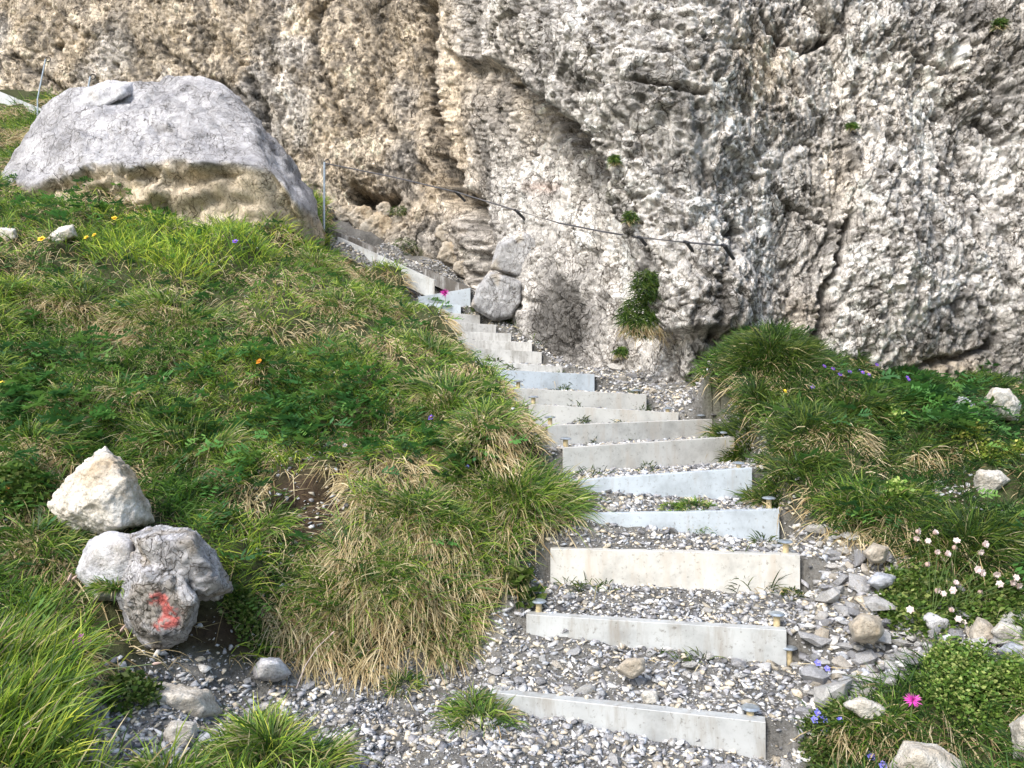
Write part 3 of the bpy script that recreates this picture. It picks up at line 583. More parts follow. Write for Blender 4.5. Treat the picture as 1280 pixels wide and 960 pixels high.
# convex angular chips
def chip(seed, npt=13):
    r_ = random.Random(seed); bm = bmesh.new()
    for _ in range(npt):
        v = Vector((r_.gauss(0, 1), r_.gauss(0, 1), r_.gauss(0, 1))).normalized() * r_.uniform(.8, 1)
        bm.verts.new((v.x, v.y * r_.uniform(.65, .8), v.z * .42))
    bmesh.ops.convex_hull(bm, input=bm.verts[:]); 
    for v in [v for v in bm.verts if not v.link_faces]: bm.verts.remove(v)
    bmesh.ops.triangulate(bm, faces=bm.faces[:]); bm.verts.index_update()
    V = np.array([v.co[:] for v in bm.verts]); Fc = np.array([[v.index for v in f.verts] for f in bm.faces]); bm.free(); return V, Fc
CH = [chip(k, 9) for k in range(24)]
def rotm(n_, tilt, r_):
    a = r_.uniform(0, 2 * np.pi, n_); b = r_.normal(0, tilt, n_); c = r_.normal(0, tilt, n_)
    ca, sa, cb, sb, cc, sc = np.cos(a), np.sin(a), np.cos(b), np.sin(b), np.cos(c), np.sin(c)
    Rz = np.zeros((n_, 3, 3)); Rz[:, 0, 0] = ca; Rz[:, 0, 1] = -sa; Rz[:, 1, 0] = sa; Rz[:, 1, 1] = ca; Rz[:, 2, 2] = 1
    Rx = np.zeros((n_, 3, 3)); Rx[:, 0, 0] = 1; Rx[:, 1, 1] = cb; Rx[:, 1, 2] = -sb; Rx[:, 2, 1] = sb; Rx[:, 2, 2] = cb
    Ry = np.zeros((n_, 3, 3)); Ry[:, 1, 1] = 1; Ry[:, 0, 0] = cc; Ry[:, 0, 2] = sc; Ry[:, 2, 0] = -sc; Ry[:, 2, 2] = cc
    return Ry @ Rx @ Rz
def scatter(n_, x0, x1, y0, y1, dens, r_):
    x = r_.uniform(x0, x1, n_); y = r_.uniform(y0, y1, n_); z = H(x, y)
    px, py, g, s = zones(x, y, z); pm = np.maximum(H(x, y, PM), 0)
    k = r_.random(n_) < dens(x, y, z, px, py, g, s, pm)
    k &= (px > -260) & (px < 1560) & (py < 1300) & (py > 60)
    return x[k], y[k], z[k], px[k], py[k]
STC = np.array([[.42, .42, .43], [.33, .33, .35], [.26, .26, .28], [.52, .51, .50], [.44, .40, .33], [.39, .41, .45], [.52, .46, .37], [.15, .15, .16], [.50, .50, .51]])
def chips_mesh(name, x, y, z, size, r_, label, CH=CH):
    Vs, Fs, Cs = [], [], []; off = 0; ids = r_.integers(0, len(CH), len(x)); Rm = rotm(len(x), .35, r_)
    for t in range(len(CH)):
        k = np.where(ids == t)[0]
        if not len(k): continue
        V, Fc = CH[t]; s3 = size[k][:, None, None] * r_.uniform(.75, 1.25, (len(k), 1, 3))
        W = np.einsum('nij,nvj->nvi', Rm[k], V[None] * s3) + np.stack([x[k], y[k], z[k] + size[k] * .15], 1)[:, None]
        c = STC[r_.integers(0, len(STC), len(k))] * r_.uniform(.7, 1.45, (len(k), 1))
        Vs.append(W.reshape(-1, 3)); Fs.append((Fc[None] + (np.arange(len(k)) * len(V))[:, None, None] + off).reshape(-1, 3)); off += W.shape[0] * W.shape[1]
        Cs.append(np.repeat(c, len(V), 0))
    o = mesh_arrays(name, np.vstack(Vs), [np.vstack(Fs)], np.vstack(Cs), False, M_chip); return tag(o, label, 'gravel', kind='stuff')
r_ = np.random.default_rng(31)
x, y, z, px, py = scatter(200000, -2.4, 2.8, 1.6, 8.8, lambda x, y, z, px, py, g, s, pm: np.clip(np.maximum(g, pm), 0, 1) * .95 + (g < .5) * .3 * s + .004, r_)
big = r_.random(len(x)); size = .006 + .022 * big ** 3.5 + .006 * r_.random(len(x)); size *= np.where(px > 1000, 1.25, 1.)
keep = r_.random(len(x)) < .85; x, y, z, size = x[keep], y[keep], z[keep], size[keep]
chips_mesh('gravel', x, y, z, size, r_, 'grey angular limestone gravel covering the treads and the path')
NCHIP = len(x)
x, y, z, px, py = scatter(150000, -2.2, 2.8, 1.6, 6.2, lambda x, y, z, px, py, g, s, pm: np.clip(np.maximum(g, pm), 0, 1) * .9 + (g < .5) * .15 * s, r_)
chips_mesh('grit', x, y, z, r_.uniform(.004, .0085, len(x)), r_, 'fine grey grit filling the gaps between the gravel', [chip(500 + k, 5) for k in range(8)])
# individually placed stones (the 290 largest loose ones)
def stone_mesh(seed):
    V, Fc = chip(seed, 18); V = V / np.abs(V).max()
    me = bpy.data.meshes.new('stone'); me.from_pydata(V.tolist(), [], Fc.tolist()); me.materials.append(M_stone); return me
SM = [stone_mesh(100 + k) for k in range(26)]
def lay_stones(cnt, box, dens, smin, smax, label, group, seed):
    r_ = np.random.default_rng(seed); got = 0
    x, y, z, px, py = scatter(30000, *box, dens, r_)
    order = r_.permutation(len(x)); used = []
    for k in order:
        if got >= cnt: break
        s = smin + (smax - smin) * r_.random() ** 1.5
        if any((x[k] - a) ** 2 + (y[k] - b) ** 2 < ((s + c) * .75) ** 2 for a, b, c in used): continue
        if py[k] > 985: continue
        used.append((x[k], y[k], s)); o = bpy.data.objects.new('stone', SM[r_.integers(0, len(SM))]); link(o)
        o.scale = (s * r_.uniform(.8, 1.2), s * r_.uniform(.8, 1.2), s * r_.uniform(.8, 1.3)); o.location = (x[k], y[k], z[k] + s * .3)
        o.rotation_euler = (r_.normal(0, .3), r_.normal(0, .3), r_.uniform(0, 6.3)); tag(o, label, 'stone', group); got += 1
lay_stones(80, (.9, 2.6, 2.4, 4.0), lambda x, y, z, px, py, g, s, pm: (g > .5) * (px > 985) * (pm < .3) * (py < 900) * 1., .038, .10, 'angular grey or cream limestone piece in the rubble beside the right ends of the risers', 'rubble stones right of the steps', 61)
lay_stones(110, (.9, 2.6, 2.4, 4.0), lambda x, y, z, px, py, g, s, pm: (g > .5) * (px > 985) * (pm < .3) * (py < 900) * 1., .022, .045, 'smaller angular limestone chip filling gaps in the rubble right of the risers', 'small rubble right of the steps', 65)
lay_stones(80, (-1.3, 1.2, 2.2, 3.5), lambda x, y, z, px, py, g, s, pm: (g > .6) * (px < 1000) * (py > 790) * 1., .018, .046, 'small angular limestone chip lying loose in the gravel of the lowest path and treads', 'loose chips on the lower path', 62)
lay_stones(50, (-.1, 1.4, 2.9, 4.6), lambda x, y, z, px, py, g, s, pm: (pm > .8) * 1., .016, .038, 'small angular limestone chip lying on a gravel tread between the middle risers', 'loose chips on the middle treads', 63)

lay_stones(45, (.3, 1.5, 4.9, 6.6), lambda x, y, z, px, py, g, s, pm: (px > 690) * (px < 890) * (pm < .3) * (py < 515) * 1., .03, .08, 'grey angular stone lying where the cliff foot meets the middle steps', 'stones at the cliff foot beside the steps', 64)
# rubble wedged at the foot of the gully
GUL = [(430, 268, 14), (452, 272, 20), (470, 285, 24), (492, 300, 16), (505, 275, 14), (512, 292, 12), (530, 312, 18), (548, 322, 14), (562, 290, 20), (566, 316, 22), (578, 335, 14), (540, 285, 12), (418, 262, 12), (518, 325, 10), (553, 340, 10), (588, 300, 12), (480, 262, 12), (445, 292, 10)]
for k, (cx, cy, r) in enumerate(GUL):
    rr = random.Random(k); pl = [(cx + r * rr.uniform(.75, 1.1) * math.cos(t), cy + .85 * r * rr.uniform(.75, 1.1) * math.sin(t)) for t in [i * .7 for i in range(9)]]
    Yc = min(cliff_at(cx, cy)[1], 9.2) + .15
    rock_from('wedged_rock', pl, Yc, r / F * 8 * .8, 4, .2, 300 + k, M_tan, 'ochre and cream rock wedged in the foot of the dark gully behind the edging', 'rock', 'rocks wedged at the foot of the gully', flat=True)

# ------------------------------------------------------------------ risers, edging, posts, cable
def plate(name, A, B, h, mat, parent, org, th=.006, lip=.05, sag=0.):
    bm = bmesh.new(); A = Vector(A) - Vector(org); B = Vector(B) - Vector(org); d = (B - A).normalized(); bk = Vector((-d.y, d.x, 0)).normalized(); up = Vector((0, 0, 1)); N_ = 14
    prof = [(0, -h), (0, 0), (lip, .0), (lip, -th), (th, -th), (th, -h)]; rings = []
    for i in range(N_ + 1):
        t = i / N_; p = A.lerp(B, t) + bk * sag * math.sin(math.pi * t)
        rings.append([bm.verts.new(p + bk * a + up * b) for a, b in prof])
    for R0, R1 in zip(rings[:-1], rings[1:]):
        for k in range(6): bm.faces.new((R0[k], R0[(k + 1) % 6], R1[(k + 1) % 6], R1[k]))
    bm.faces.new(rings[0][::-1]); bm.faces.new(rings[-1]); bmesh.ops.recalc_face_normals(bm, faces=bm.faces[:])
    bmesh.ops.bevel(bm, geom=[e for e in bm.edges if abs((e.verts[0].co - e.verts[1].co).normalized().dot(d)) > .9], offset=.0015, segments=1, affect='EDGES')
    return from_bm(name, bm, mat, parent)
def peg(parent, p, org, h=.05):
    p = Vector(p) - Vector(org); bm = bmesh.new(); tube(bm, [p + Vector((0, 0, -.25)), p + Vector((0, 0, h))], .0135, 9)
    a = from_bm('peg', bm, M_peg, parent)
    bm = bmesh.new(); tube(bm, [p + Vector((0, 0, h)), p + Vector((0, 0, h + .004)), p + Vector((0, 0, h + .010)), p + Vector((0, 0, h + .013))], [.030, .034, .026, .010], 14)
    from_bm('cap', bm, M_zinc, a)
DESC = ['lowest steel riser, half sunk in gravel beside the bluebells', 'second steel riser from the bottom with a peg cap at each end', 'third riser from the bottom, widest plate stained with beige streaks and a grass sprig',
        'fourth riser from the bottom, bluish plate just below a dark grass strip', 'fifth riser from the bottom, white plate touching the right bank at its bright end', 'sixth riser from the bottom, tall cream plate with thin grass at its foot',
        'seventh riser from the bottom, cream plate with rusty pink stain at right', 'eighth riser from the bottom, bright plate whose lower left corner sticks out over the hollow', 'ninth riser from the bottom, cream plate fading into green sprigs at right',
        'tenth riser from the bottom, bluish plate ending at the cliff foot', 'eleventh riser from the bottom, short plate mostly hidden behind the bluish plate', 'twelfth riser from the bottom, thin pale plate above dry grass',
        'thirteenth riser from the bottom, short grey plate in the stacked upper steps', 'fourteenth riser from the bottom, short grey plate just below the angular block', 'fifteenth riser from the bottom, short grey plate beside the angular block',
        'sixteenth riser from the bottom, narrow grey plate under the two white top plates', 'lower of the two white top plates behind the pink thistle', 'topmost white plate against the angular block at the end of the edging']
for k, (a, b, h, mi) in enumerate(RIS):
    A, B = P(*a), P(*b); org = (A + B) / 2 - np.array([0, 0, h])
    t = empty('step_riser', org); tag(t, DESC[k], 'stair riser', 'steel risers of the path steps')
    d = Vector(B - A).normalized(); A2 = Vector(A); B2 = Vector(B)
    if k in (9, 11, 12, 13, 14, 15): A2 = A2 - d * .1
    plate('plate', A2, B2, h + .06, STEEL[mi], t, org, sag=random.uniform(-.008, .008))
    bk = Vector((-d.y, d.x, 0))
    if k < 9:
        peg(t, B2 - d * (.03 if k in (1, 3) else .05) + bk * .055, org, .045 if k in (1, 3, 2) else .02)
        if k in (1, 5, 6, 7, 8): peg(t, A2 + d * .045 + bk * .055, org, .04)
    if k == 1: peg(t, B2 + d * .012 + bk * .02 + Vector((0, 0, -.06)), org, -.02)
e = empty('path_edging', P(418, 312, 8.0)); tag(e, 'long galvanised edging climbing left from the top steps to the thin post', 'path edging'); og = e.location[:]
plate('front_plate', P(422, 296, 7.95), P(543, 350, 7.35), .19, STEEL[0], e, og)
plate('back_plate', P(408, 284, 8.35), P(588, 360, 7.6), .13, M_dirty, e, og, lip=.12)
e = empty('path_edging', P(10, 140, 10.2)); tag(e, 'distant galvanised edging rising at the far left behind the big boulder', 'path edging'); og = e.location[:]
plate('front_plate', P(-70, 86, 10.9), P(66, 142, 9.7), .17, STEEL[0], e, og)
def rod(name, a, b, r, mat, label, ring=True):
    o = empty(name, a); tag(o, label, 'post'); a = Vector(a); b = Vector(b)
    bm = bmesh.new(); tube(bm, [(0, 0, -.3), (0, 0, 0), tuple(b - a)], r, 8); from_bm('rod', bm, M_zinc, o)
    if ring:
        bm = bmesh.new(); c = b - a; tube(bm, [c + Vector((.03 * math.cos(t) + .03, 0, .03 * math.sin(t))) for t in [i * math.pi / 6 for i in range(13)]], .006, 6, False); from_bm('eyelet', bm, M_dark, o)
    return o
rod('cable_post', P(405, 280, 8.1), P(405.5, 203, 8.1), .013, M_zinc, 'thin galvanised post holding the left end of the hand cable')
rod('cable_post', P(47, 124, 9.7), P(57, 74, 9.7), .009, M_zinc, 'slim leaning rod at the far left edging, left of the boulder top')
rod('cable_post', P(109, 117, 9.3), P(113, 96, 9.3), .010, M_zinc, 'short rod peeping up behind the left shoulder of the boulder')
CB = [(406, 204), (490, 221), (570, 240), (645, 263), (700, 279), (756, 290), (800, 297), (858, 303), (905, 307)]
anch = {2: 0, 3: 0, 6: 0, 7: 0, 8: 0}
cw = [P(406, 204, 8.1)]
for i, (a, b) in enumerate(CB[1:]):
    c = cliff_at(a, b, .05); cw.append(c)
ys = [c[1] for c in cw]
xs_ = [CB[i][0] for i in range(len(CB))]
# taut between anchors, always just proud of the rock
A0, A1 = 0, 3
Yl = [8.1, 7.7, 7.25] + [c[1] - .03 for c in cw[3:]]; Yl[4] = min(Yl[4], (Yl[3] * .6 + Yl[5] * .4)); Yl[3] = min(Yl[3], 7.0)
ce = empty('hand_cable', P(*CB[0], Yl[0])); tag(ce, 'dark steel hand cable slung along the cliff from the thin post to a rock bolt', 'cable')
og = Vector(ce.location); pts = [Vector(P(a, b, yy)) - og for (a, b), yy in zip(CB, Yl)]
bm = bmesh.new(); tube(bm, pts, .0065, 7); from_bm('wire_rope', bm, M_cable, ce)
for i, ln in ((2, .12), (3, .16), (6, .07), (7, .08), (8, .12)):
    p = pts[i]; q = p + Vector((.6, .5 if i > 3 else .25, -.55)) * ln * 1.2
    bm = bmesh.new(); tube(bm, [p + Vector((-.01, 0, .012)), p, q], [.009, .014, .012], 8); an = from_bm('anchor_bolt', bm, M_dark, ce)
    bm = bmesh.new(); tube(bm, [p + Vector((-.022, 0, .005)), p + Vector((.022, 0, -.005))], [.011, .011], 8); from_bm('clamp', bm, M_dark, an)

# ------------------------------------------------------------------ grass: blades as tapering strips
def blades(p0, ang, ln, lift, droop, wd, col0, col1, r_, bias=None):
    n_ = len(ang); ts = np.array([0, .36, .70, 1.0]); dirx = np.cos(ang); diry = np.sin(ang)
    pts = np.zeros((n_, 4, 3)); reach = np.sqrt(np.maximum(0, 1 - lift ** 2))
    for i, t in enumerate(ts):
        pts[:, i, 0] = p0[:, 0] + dirx * reach * ln * t * (1 + .3 * t * droop); pts[:, i, 1] = p0[:, 1] + diry * reach * ln * t * (1 + .3 * t * droop)
        pts[:, i, 2] = p0[:, 2] + ln * (lift * t - droop * t * t)
        if bias is not None: pts[:, i] += bias * (ln * t * t)[:, None]
    tang = pts[:, 3] - pts[:, 0]; side = np.cross(tang, r_.normal(0, .5, (n_, 3)) + np.array([0, -1.6, .3])); side /= np.linalg.norm(side, axis=1)[:, None] + 1e-9
    wds = np.array([.8, 1., .75]); V = np.zeros((n_, 7, 3)); Cc = np.zeros((n_, 7, 3))
    for i in range(3):
        V[:, 2 * i] = pts[:, i] - side * (wd * wds[i] * .5)[:, None]; V[:, 2 * i + 1] = pts[:, i] + side * (wd * wds[i] * .5)[:, None]
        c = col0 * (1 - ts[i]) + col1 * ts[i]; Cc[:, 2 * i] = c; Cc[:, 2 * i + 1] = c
    V[:, 6] = pts[:, 3]; Cc[:, 6] = col1
    return V, Cc
def blades_obj(name, parts, parent=None, loc=None):
    V = np.concatenate([p[0] for p in parts]).reshape(-1, 3); Cc = np.concatenate([p[1] for p in parts]).reshape(-1, 3); n_ = len(V) // 7; b = (np.arange(n_) * 7)[:, None]
    Q = np.concatenate([b + np.array([0, 1, 3, 2]), b + np.array([2, 3, 5, 4])]); T = b + np.array([4, 5, 6])
    if loc is not None: V = V - np.asarray(loc)
    return mesh_arrays(name, V, [Q, T], np.clip(Cc, .004, .9), False, M_leaf, parent, None if parent else loc)
GREENS = np.array([[.08, .165, .020], [.11, .21, .025], [.055, .125, .022], [.16, .25, .04], [.04, .09, .024], [.20, .28, .06], [.03, .07, .02], [.05, .11, .02]])
STRAW = np.array([[.68, .55, .33], [.54, .42, .23], [.78, .67, .44], [.36, .26, .13], [.48, .41, .22]])
def pick(P_, n_, r_, v=.2): return P_[r_.integers(0, len(P_), n_)] * r_.uniform(1 - v, 1 + v, (n_, 1))

r_ = np.random.default_rng(91)
PAINT = [(120, 660, 85, 60), (215, 735, 80, 80)]
def grass_d(x, y, z, px, py, g, s, pm):
    clump = sm(.32, .6, fbm2(x * 4.5, y * 4.5, 3, 505)); d = (1 - sm(.25, .75, g)) * (1 - sm(.3, .8, s)) * (.45 + .55 * clump) * (.6 + .4 * sm(.05, .4, H(x, y, HUM)))
    d = d * (1 - sm(.05, .4, pm)) * (1 - ((px > 408) & (y > 7.75)) * .96) * np.where((px > 760) & (py < 590), sm(850, 885, px + (fbm2(x * 9, y * 9, 2, 3) - .5) * 30), 1); d *= 1 - (blob(px, py, 210, 740, 70, 70) > .45) * .97; d *= 1 - .95 * ((blob(px, py, 1240, 612, 34, 30) > .4) | (blob(px, py, 1235, 512, 55, 26) > .4)); d *= 1 - (inpoly(px, py, [(60, 665), (80, 575), (200, 640), (230, 660), (290, 830), (130, 830)])) * .9
    slope = np.sqrt(1 + H(x, y, SLX) ** 2 + H(x, y, SLY) ** 2); return np.clip(d * slope * .5, 0, 1)
def bank(x0, x1, y0, y1, N0, seed):
    r_ = np.random.default_rng(seed); x, y, z, px, py = scatter(N0, x0, x1, y0, y1, grass_d, r_); n_ = len(x)
    gxs, gys = H(x, y, SLX), H(x, y, SLY); dn = np.stack([-gxs, -gys], 1); sl = np.hypot(gxs, gys); dn /= (sl[:, None] + 1e-6)
    patch = fbm2(x * 3.2, y * 3.2, 3, 606); tone = fbm2(x * 1.6, y * 1.6, 3, 616)
    top = blob(px, py, 210, 300, 220, 45) + blob(px, py, 230, 330, 120, 30) * .5 + .8 * blob(px, py, 40, 900, 90, 120) + .5 * blob(px, py, 330, 940, 90, 40)
    leafy = np.clip(blob(px, py, 330, 500, 130, 60) + blob(px, py, 60, 520, 110, 70) + .8 * blob(px, py, 1180, 520, 90, 60), 0, 1)
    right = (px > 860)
    dry = np.clip((sm(.44, .60, patch) * .75 + .85 * sm(.8, 3.2, H(x, y, HUMY)) * (.35 + sm(.4, .6, tone)) + .25 * sm(1.2, 2.0, H(x, y, SLT))) * (1 - .8 * np.minimum(top, 1)) * (1 - .75 * leafy) * np.where(right, .25, 1) + .06 + .35 * blob(px, py, 160, 410, 110, 40) + .35 * blob(px, py, 520, 500, 90, 50), 0, .92)
    isdry = r_.random(n_) < dry
    ang = np.arctan2(dn[:, 1], dn[:, 0]) + r_.normal(0, 1.1, n_) * np.where(isdry, .8, 1.4)
    ln = r_.uniform(.09, .19, n_) * (1 + .35 * np.minimum(top, 1)) * (1 - .35 * leafy) * np.where(isdry, .75, 1); ln *= np.where(y > 8, 1.3, 1)
    lift = np.where(isdry, r_.uniform(.1, .7, n_), r_.uniform(.55, .98, n_)); droop = np.where(isdry, r_.uniform(.5, 1.3, n_), r_.uniform(.1, .75, n_) * (1 - .4 * np.minimum(top, 1)))
    wd = r_.uniform(.0028, .0052, n_) * (.75 + .085 * y)
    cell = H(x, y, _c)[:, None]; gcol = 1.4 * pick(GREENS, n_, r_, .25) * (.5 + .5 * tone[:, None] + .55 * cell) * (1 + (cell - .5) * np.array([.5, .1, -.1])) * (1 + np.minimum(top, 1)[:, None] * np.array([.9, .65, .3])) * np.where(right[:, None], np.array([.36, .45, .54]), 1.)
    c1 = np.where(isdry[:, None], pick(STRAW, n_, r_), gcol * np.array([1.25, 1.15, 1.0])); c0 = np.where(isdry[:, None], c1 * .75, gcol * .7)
    return blades(np.stack([x, y, z - .01], 1), ang, ln, lift, droop, wd, c0, c1, r_)
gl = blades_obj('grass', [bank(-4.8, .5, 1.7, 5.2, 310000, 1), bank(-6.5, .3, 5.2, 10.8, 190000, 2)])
tag(gl, 'green and straw coloured mountain grass covering the left bank', 'grass', kind='stuff')
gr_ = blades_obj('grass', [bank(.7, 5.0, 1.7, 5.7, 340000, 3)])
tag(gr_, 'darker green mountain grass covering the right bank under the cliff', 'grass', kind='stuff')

# tussocks: green crown over a hanging straw skirt
def tussock(px, py, rad, ng, ns, label, ln=.2, y0=1.6, tone=1., pos=None, name='grass_tussock', sl=1.0, upl=1., cat='tussock', group=None):
    r_ = np.random.default_rng(int(px * 7 + py)); c = ground_at(px, py, y0) if pos is None else np.array(pos)
    o = empty(name, c); tag(o, label, cat, group)
    def pts(k, spread, lowf):
        a = r_.uniform(0, 2 * np.pi, k); q = rad * spread * np.sqrt(r_.random(k)); x = c[0] + q * np.cos(a) * 1.15; y = c[1] + q * np.sin(a) * .6
        z = c[2] + .06 * rad / .2 * (1 - (q / rad) ** 2) + lowf * r_.uniform(-.02, .02, k) if pos is not None else H(x, y) + .04 * (1 - (q / rad) ** 2)
        return np.stack([x, y, z], 1), a
    if ng:
        ng = int(ng * 1.3); p, a = pts(ng, 1.05, 0); ln = ln * (1 if tone > .95 else .8); g = pick(GREENS, ng, r_, .25) * tone * (1.25 if tone > .95 else .8); g1 = g * np.array([1.3, 1.15, 1.])
        mixs = (r_.random(ng) < (.22 if tone > .95 else .05))[:, None]; g1 = np.where(mixs, pick(STRAW, ng, r_), g1)
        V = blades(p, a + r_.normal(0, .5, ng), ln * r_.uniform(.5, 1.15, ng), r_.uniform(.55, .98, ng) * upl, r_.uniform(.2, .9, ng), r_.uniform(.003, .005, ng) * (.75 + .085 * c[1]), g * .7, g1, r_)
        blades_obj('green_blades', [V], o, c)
    if ns:
        ns = int(ns * .6); ln = min(ln, .145); p, a = pts(ns, 1.15, 1); a = np.where(r_.random(ns) < .75, -np.pi / 2 + r_.normal(0, .55, ns) + (noise2(p[:, 0] * 14, p[:, 1] * 14, 8) - .5) * 3.4, r_.uniform(-3.5, .4, ns)); p[:, 1] = c[1] - abs(p[:, 1] - c[1]) * r_.uniform(.5, 1.2, ns); p[:, 2] = H(p[:, 0], p[:, 1]) + r_.uniform(0, .035, ns); p[:, 0] += (noise2(p[:, 0] * 22, p[:, 1] * 22, 6) - .5) * .06; s = pick(STRAW, ns, r_, .25)
        V = blades(p, a, ln * sl * r_.uniform(.3, 1.05, ns), r_.uniform(-.1, .75, ns), r_.uniform(.4, 1.4, ns), r_.uniform(.003, .005, ns) * (.75 + .085 * c[1]), s * .8, s, r_)
        blades_obj('straw_skirt', [V], o, c)
    return o
TG = 'tussocks on the grassy bank'
for a in [(110, 385, .30, 500, 1500, 'widest straw tussock on the upper left bank under the bright green grass', .22), (215, 395, .26, 700, 900, 'tussock right of the widest straw tussock, green top with straw to one side', .22),
          (395, 335, .17, 700, 500, 'small crowned tussock with short straw skirt beside the edging', .17), (235, 580, .23, 1300, 1400, 'deep green tussock with thick straw skirt right of the pointed rock', .22),
          (150, 495, .10, 200, 320, 'little straw tuft above the pointed rock', .14), (82, 505, .09, 150, 250, 'small straw tuft left of the little straw tuft above the pointed rock', .14), (40, 560, .22, 500, 800, 'straw tussock at the left edge above the pointed rock', .17),
          (400, 445, .15, 600, 450, 'straw fringed tuft under the small crowned tussock', .17), (560, 510, .26, 1500, 900, 'yellow green tussock with drooping brown skirt near the violet flower', .20), (600, 535, .13, 300, 500, 'brown drooping tussock overhanging the hollow left of the risers', .2),
          (318, 672, .12, 350, 400, 'narrow tussock under the bare soil patch', .2), (445, 722, .17, 1100, 650, 'large hanging straw tussock in the middle of the lower bank', .24), (535, 735, .17, 1000, 600, 'hanging straw tussock left of the gravel at the foot of the bank', .24),
          (512, 640, .17, 1000, 500, 'green tussock above the large hanging straw tussock', .18), (640, 620, .25, 2100, 1500, 'big round tussock nearest the left ends of the middle risers', .25), (575, 660, .2, 900, 900, 'tussock left of the big round one by the risers', .22),
          (40, 680, .2, 600, 700, 'straw tussock at the left edge below the pointed rock', .2), (500, 395, .2, 900, 500, 'light tussock just left of the two white top plates', .18), (465, 385, .15, 400, 350, 'pale tussock below the front edging plate', .16), (540, 445, .22, 1200, 300, 'dark green tussock left of the stacked upper steps', .2),
          (150, 625, .1, 100, 250, 'thin straw fringe hugging the right side of the pointed rock', .14), (400, 500, .1, 200, 200, 'small straw tuft among the dark leaves', .13), (425, 385, .14, 400, 300, 'straw tuft under the edging with pale tips', .15), (380, 790, .12, 100, 500, 'low flattened straw mat on soil at the bank foot', .18)]:
    tussock(a[0], a[1], a[2], a[3], a[4], a[5], a[6], group=TG)
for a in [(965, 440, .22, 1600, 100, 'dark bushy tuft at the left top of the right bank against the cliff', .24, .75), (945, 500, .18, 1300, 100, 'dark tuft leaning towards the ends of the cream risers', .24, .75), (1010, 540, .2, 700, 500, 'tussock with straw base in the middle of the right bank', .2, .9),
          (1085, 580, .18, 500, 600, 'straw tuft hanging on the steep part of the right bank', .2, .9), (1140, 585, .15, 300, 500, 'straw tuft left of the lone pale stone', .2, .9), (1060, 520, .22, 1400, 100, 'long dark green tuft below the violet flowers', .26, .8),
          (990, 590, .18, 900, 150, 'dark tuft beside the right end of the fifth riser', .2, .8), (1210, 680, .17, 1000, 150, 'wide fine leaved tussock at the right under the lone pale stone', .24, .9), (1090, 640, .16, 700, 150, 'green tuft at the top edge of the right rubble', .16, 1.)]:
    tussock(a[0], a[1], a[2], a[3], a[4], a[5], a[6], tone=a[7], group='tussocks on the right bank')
for a in [(600, 905, .09, 170, 15, 'dark grass clump growing in gravel at the left end of the lowest riser', .14), (590, 890, .06, 150, 10, 'thin grass clump just behind the clump at the lowest riser', .12), (505, 865, .05, 120, 20, 'small grass clump alone in gravel below the bank', .10), (430, 815, .05, 260, 0, 'dark bluish tuft at the foot of the hanging straw', .07),
          (340, 945, .16, 1100, 60, 'bright green grass clump at the bottom edge', .18), (215, 985, .07, 160, 15, 'grass clump below the upright pale stone', .14), (1075, 912, .07, 350, 300, 'small tuft with straw heart beside the bluebells', .11), (1110, 920, .07, 350, 30, 'green tuft between bluebells and thistle', .12), (870, 640, .08, 300, 0, 'low dark grass strip between fourth and fifth risers', .06), (840, 642, .05, 140, 0, 'tiny dark grass patch left of the low grass strip', .04)]:
    tussock(*a[:7], group='grass clumps in the gravel')
tussock(145, 728, .055, 500, 60, 'small bright tuft growing on the grey rock left of the paint mark', .09, pos=P(145, 738, 2.98), tone=1.2)
def cliff_tuft(px, py, rx, ry, ng, ns, label, ln, tone=.8, name='cliff_tuft', cat='tuft'):
    r_ = np.random.default_rng(int(px + py)); c = cliff_at(px, py, 0); o = empty(name, c); tag(o, label, cat); Yc = c[1]
    def pts(k, lo):
        t = r_.uniform(0, 2 * np.pi, k); q = np.sqrt(r_.random(k)); ax = px + rx * q * np.cos(t); ay = py + ry * (q * np.sin(t) * (.5 if lo else 1) + (.5 if lo else 0)); yy = Yc - .06 * (1 - q ** 2) * (ry / 25) - .02
        return np.stack([(ax - 640) / F * yy, yy, (480 - ay) / F * yy + ZC], 1), t
    p, t = pts(ng, False); g = pick(GREENS, ng, r_, .3) * tone
    V = blades(p, -np.pi / 2 + r_.normal(0, 1.0, ng), ln * r_.uniform(.5, 1.1, ng), r_.uniform(.0, .9, ng), r_.uniform(.3, 1.1, ng), r_.uniform(.004, .006, ng), g * .6, g * 1.2, r_); blades_obj('green_blades', [V], o, c)
    if ns:
        p, t = pts(ns, True); g = pick(STRAW, ns, r_, .3) * .8
        V = blades(p, -np.pi / 2 + r_.normal(0, .8, ns), ln * r_.uniform(.5, 1.1, ns), r_.uniform(-.3, .4, ns), r_.uniform(.6, 1.3, ns), r_.uniform(.004, .006, ns), g * .7, g, r_); blades_obj('straw_skirt', [V], o, c)
cliff_tuft(808, 358, 19, 20, 900, 0, 'rounded dark green tuft hanging on the bare cliff, upper half', .07, .6)
cliff_tuft(804, 396, 30, 26, 1700, 260, 'green tuft with a little straw hanging on the bare cliff, lower half', .085, .7)
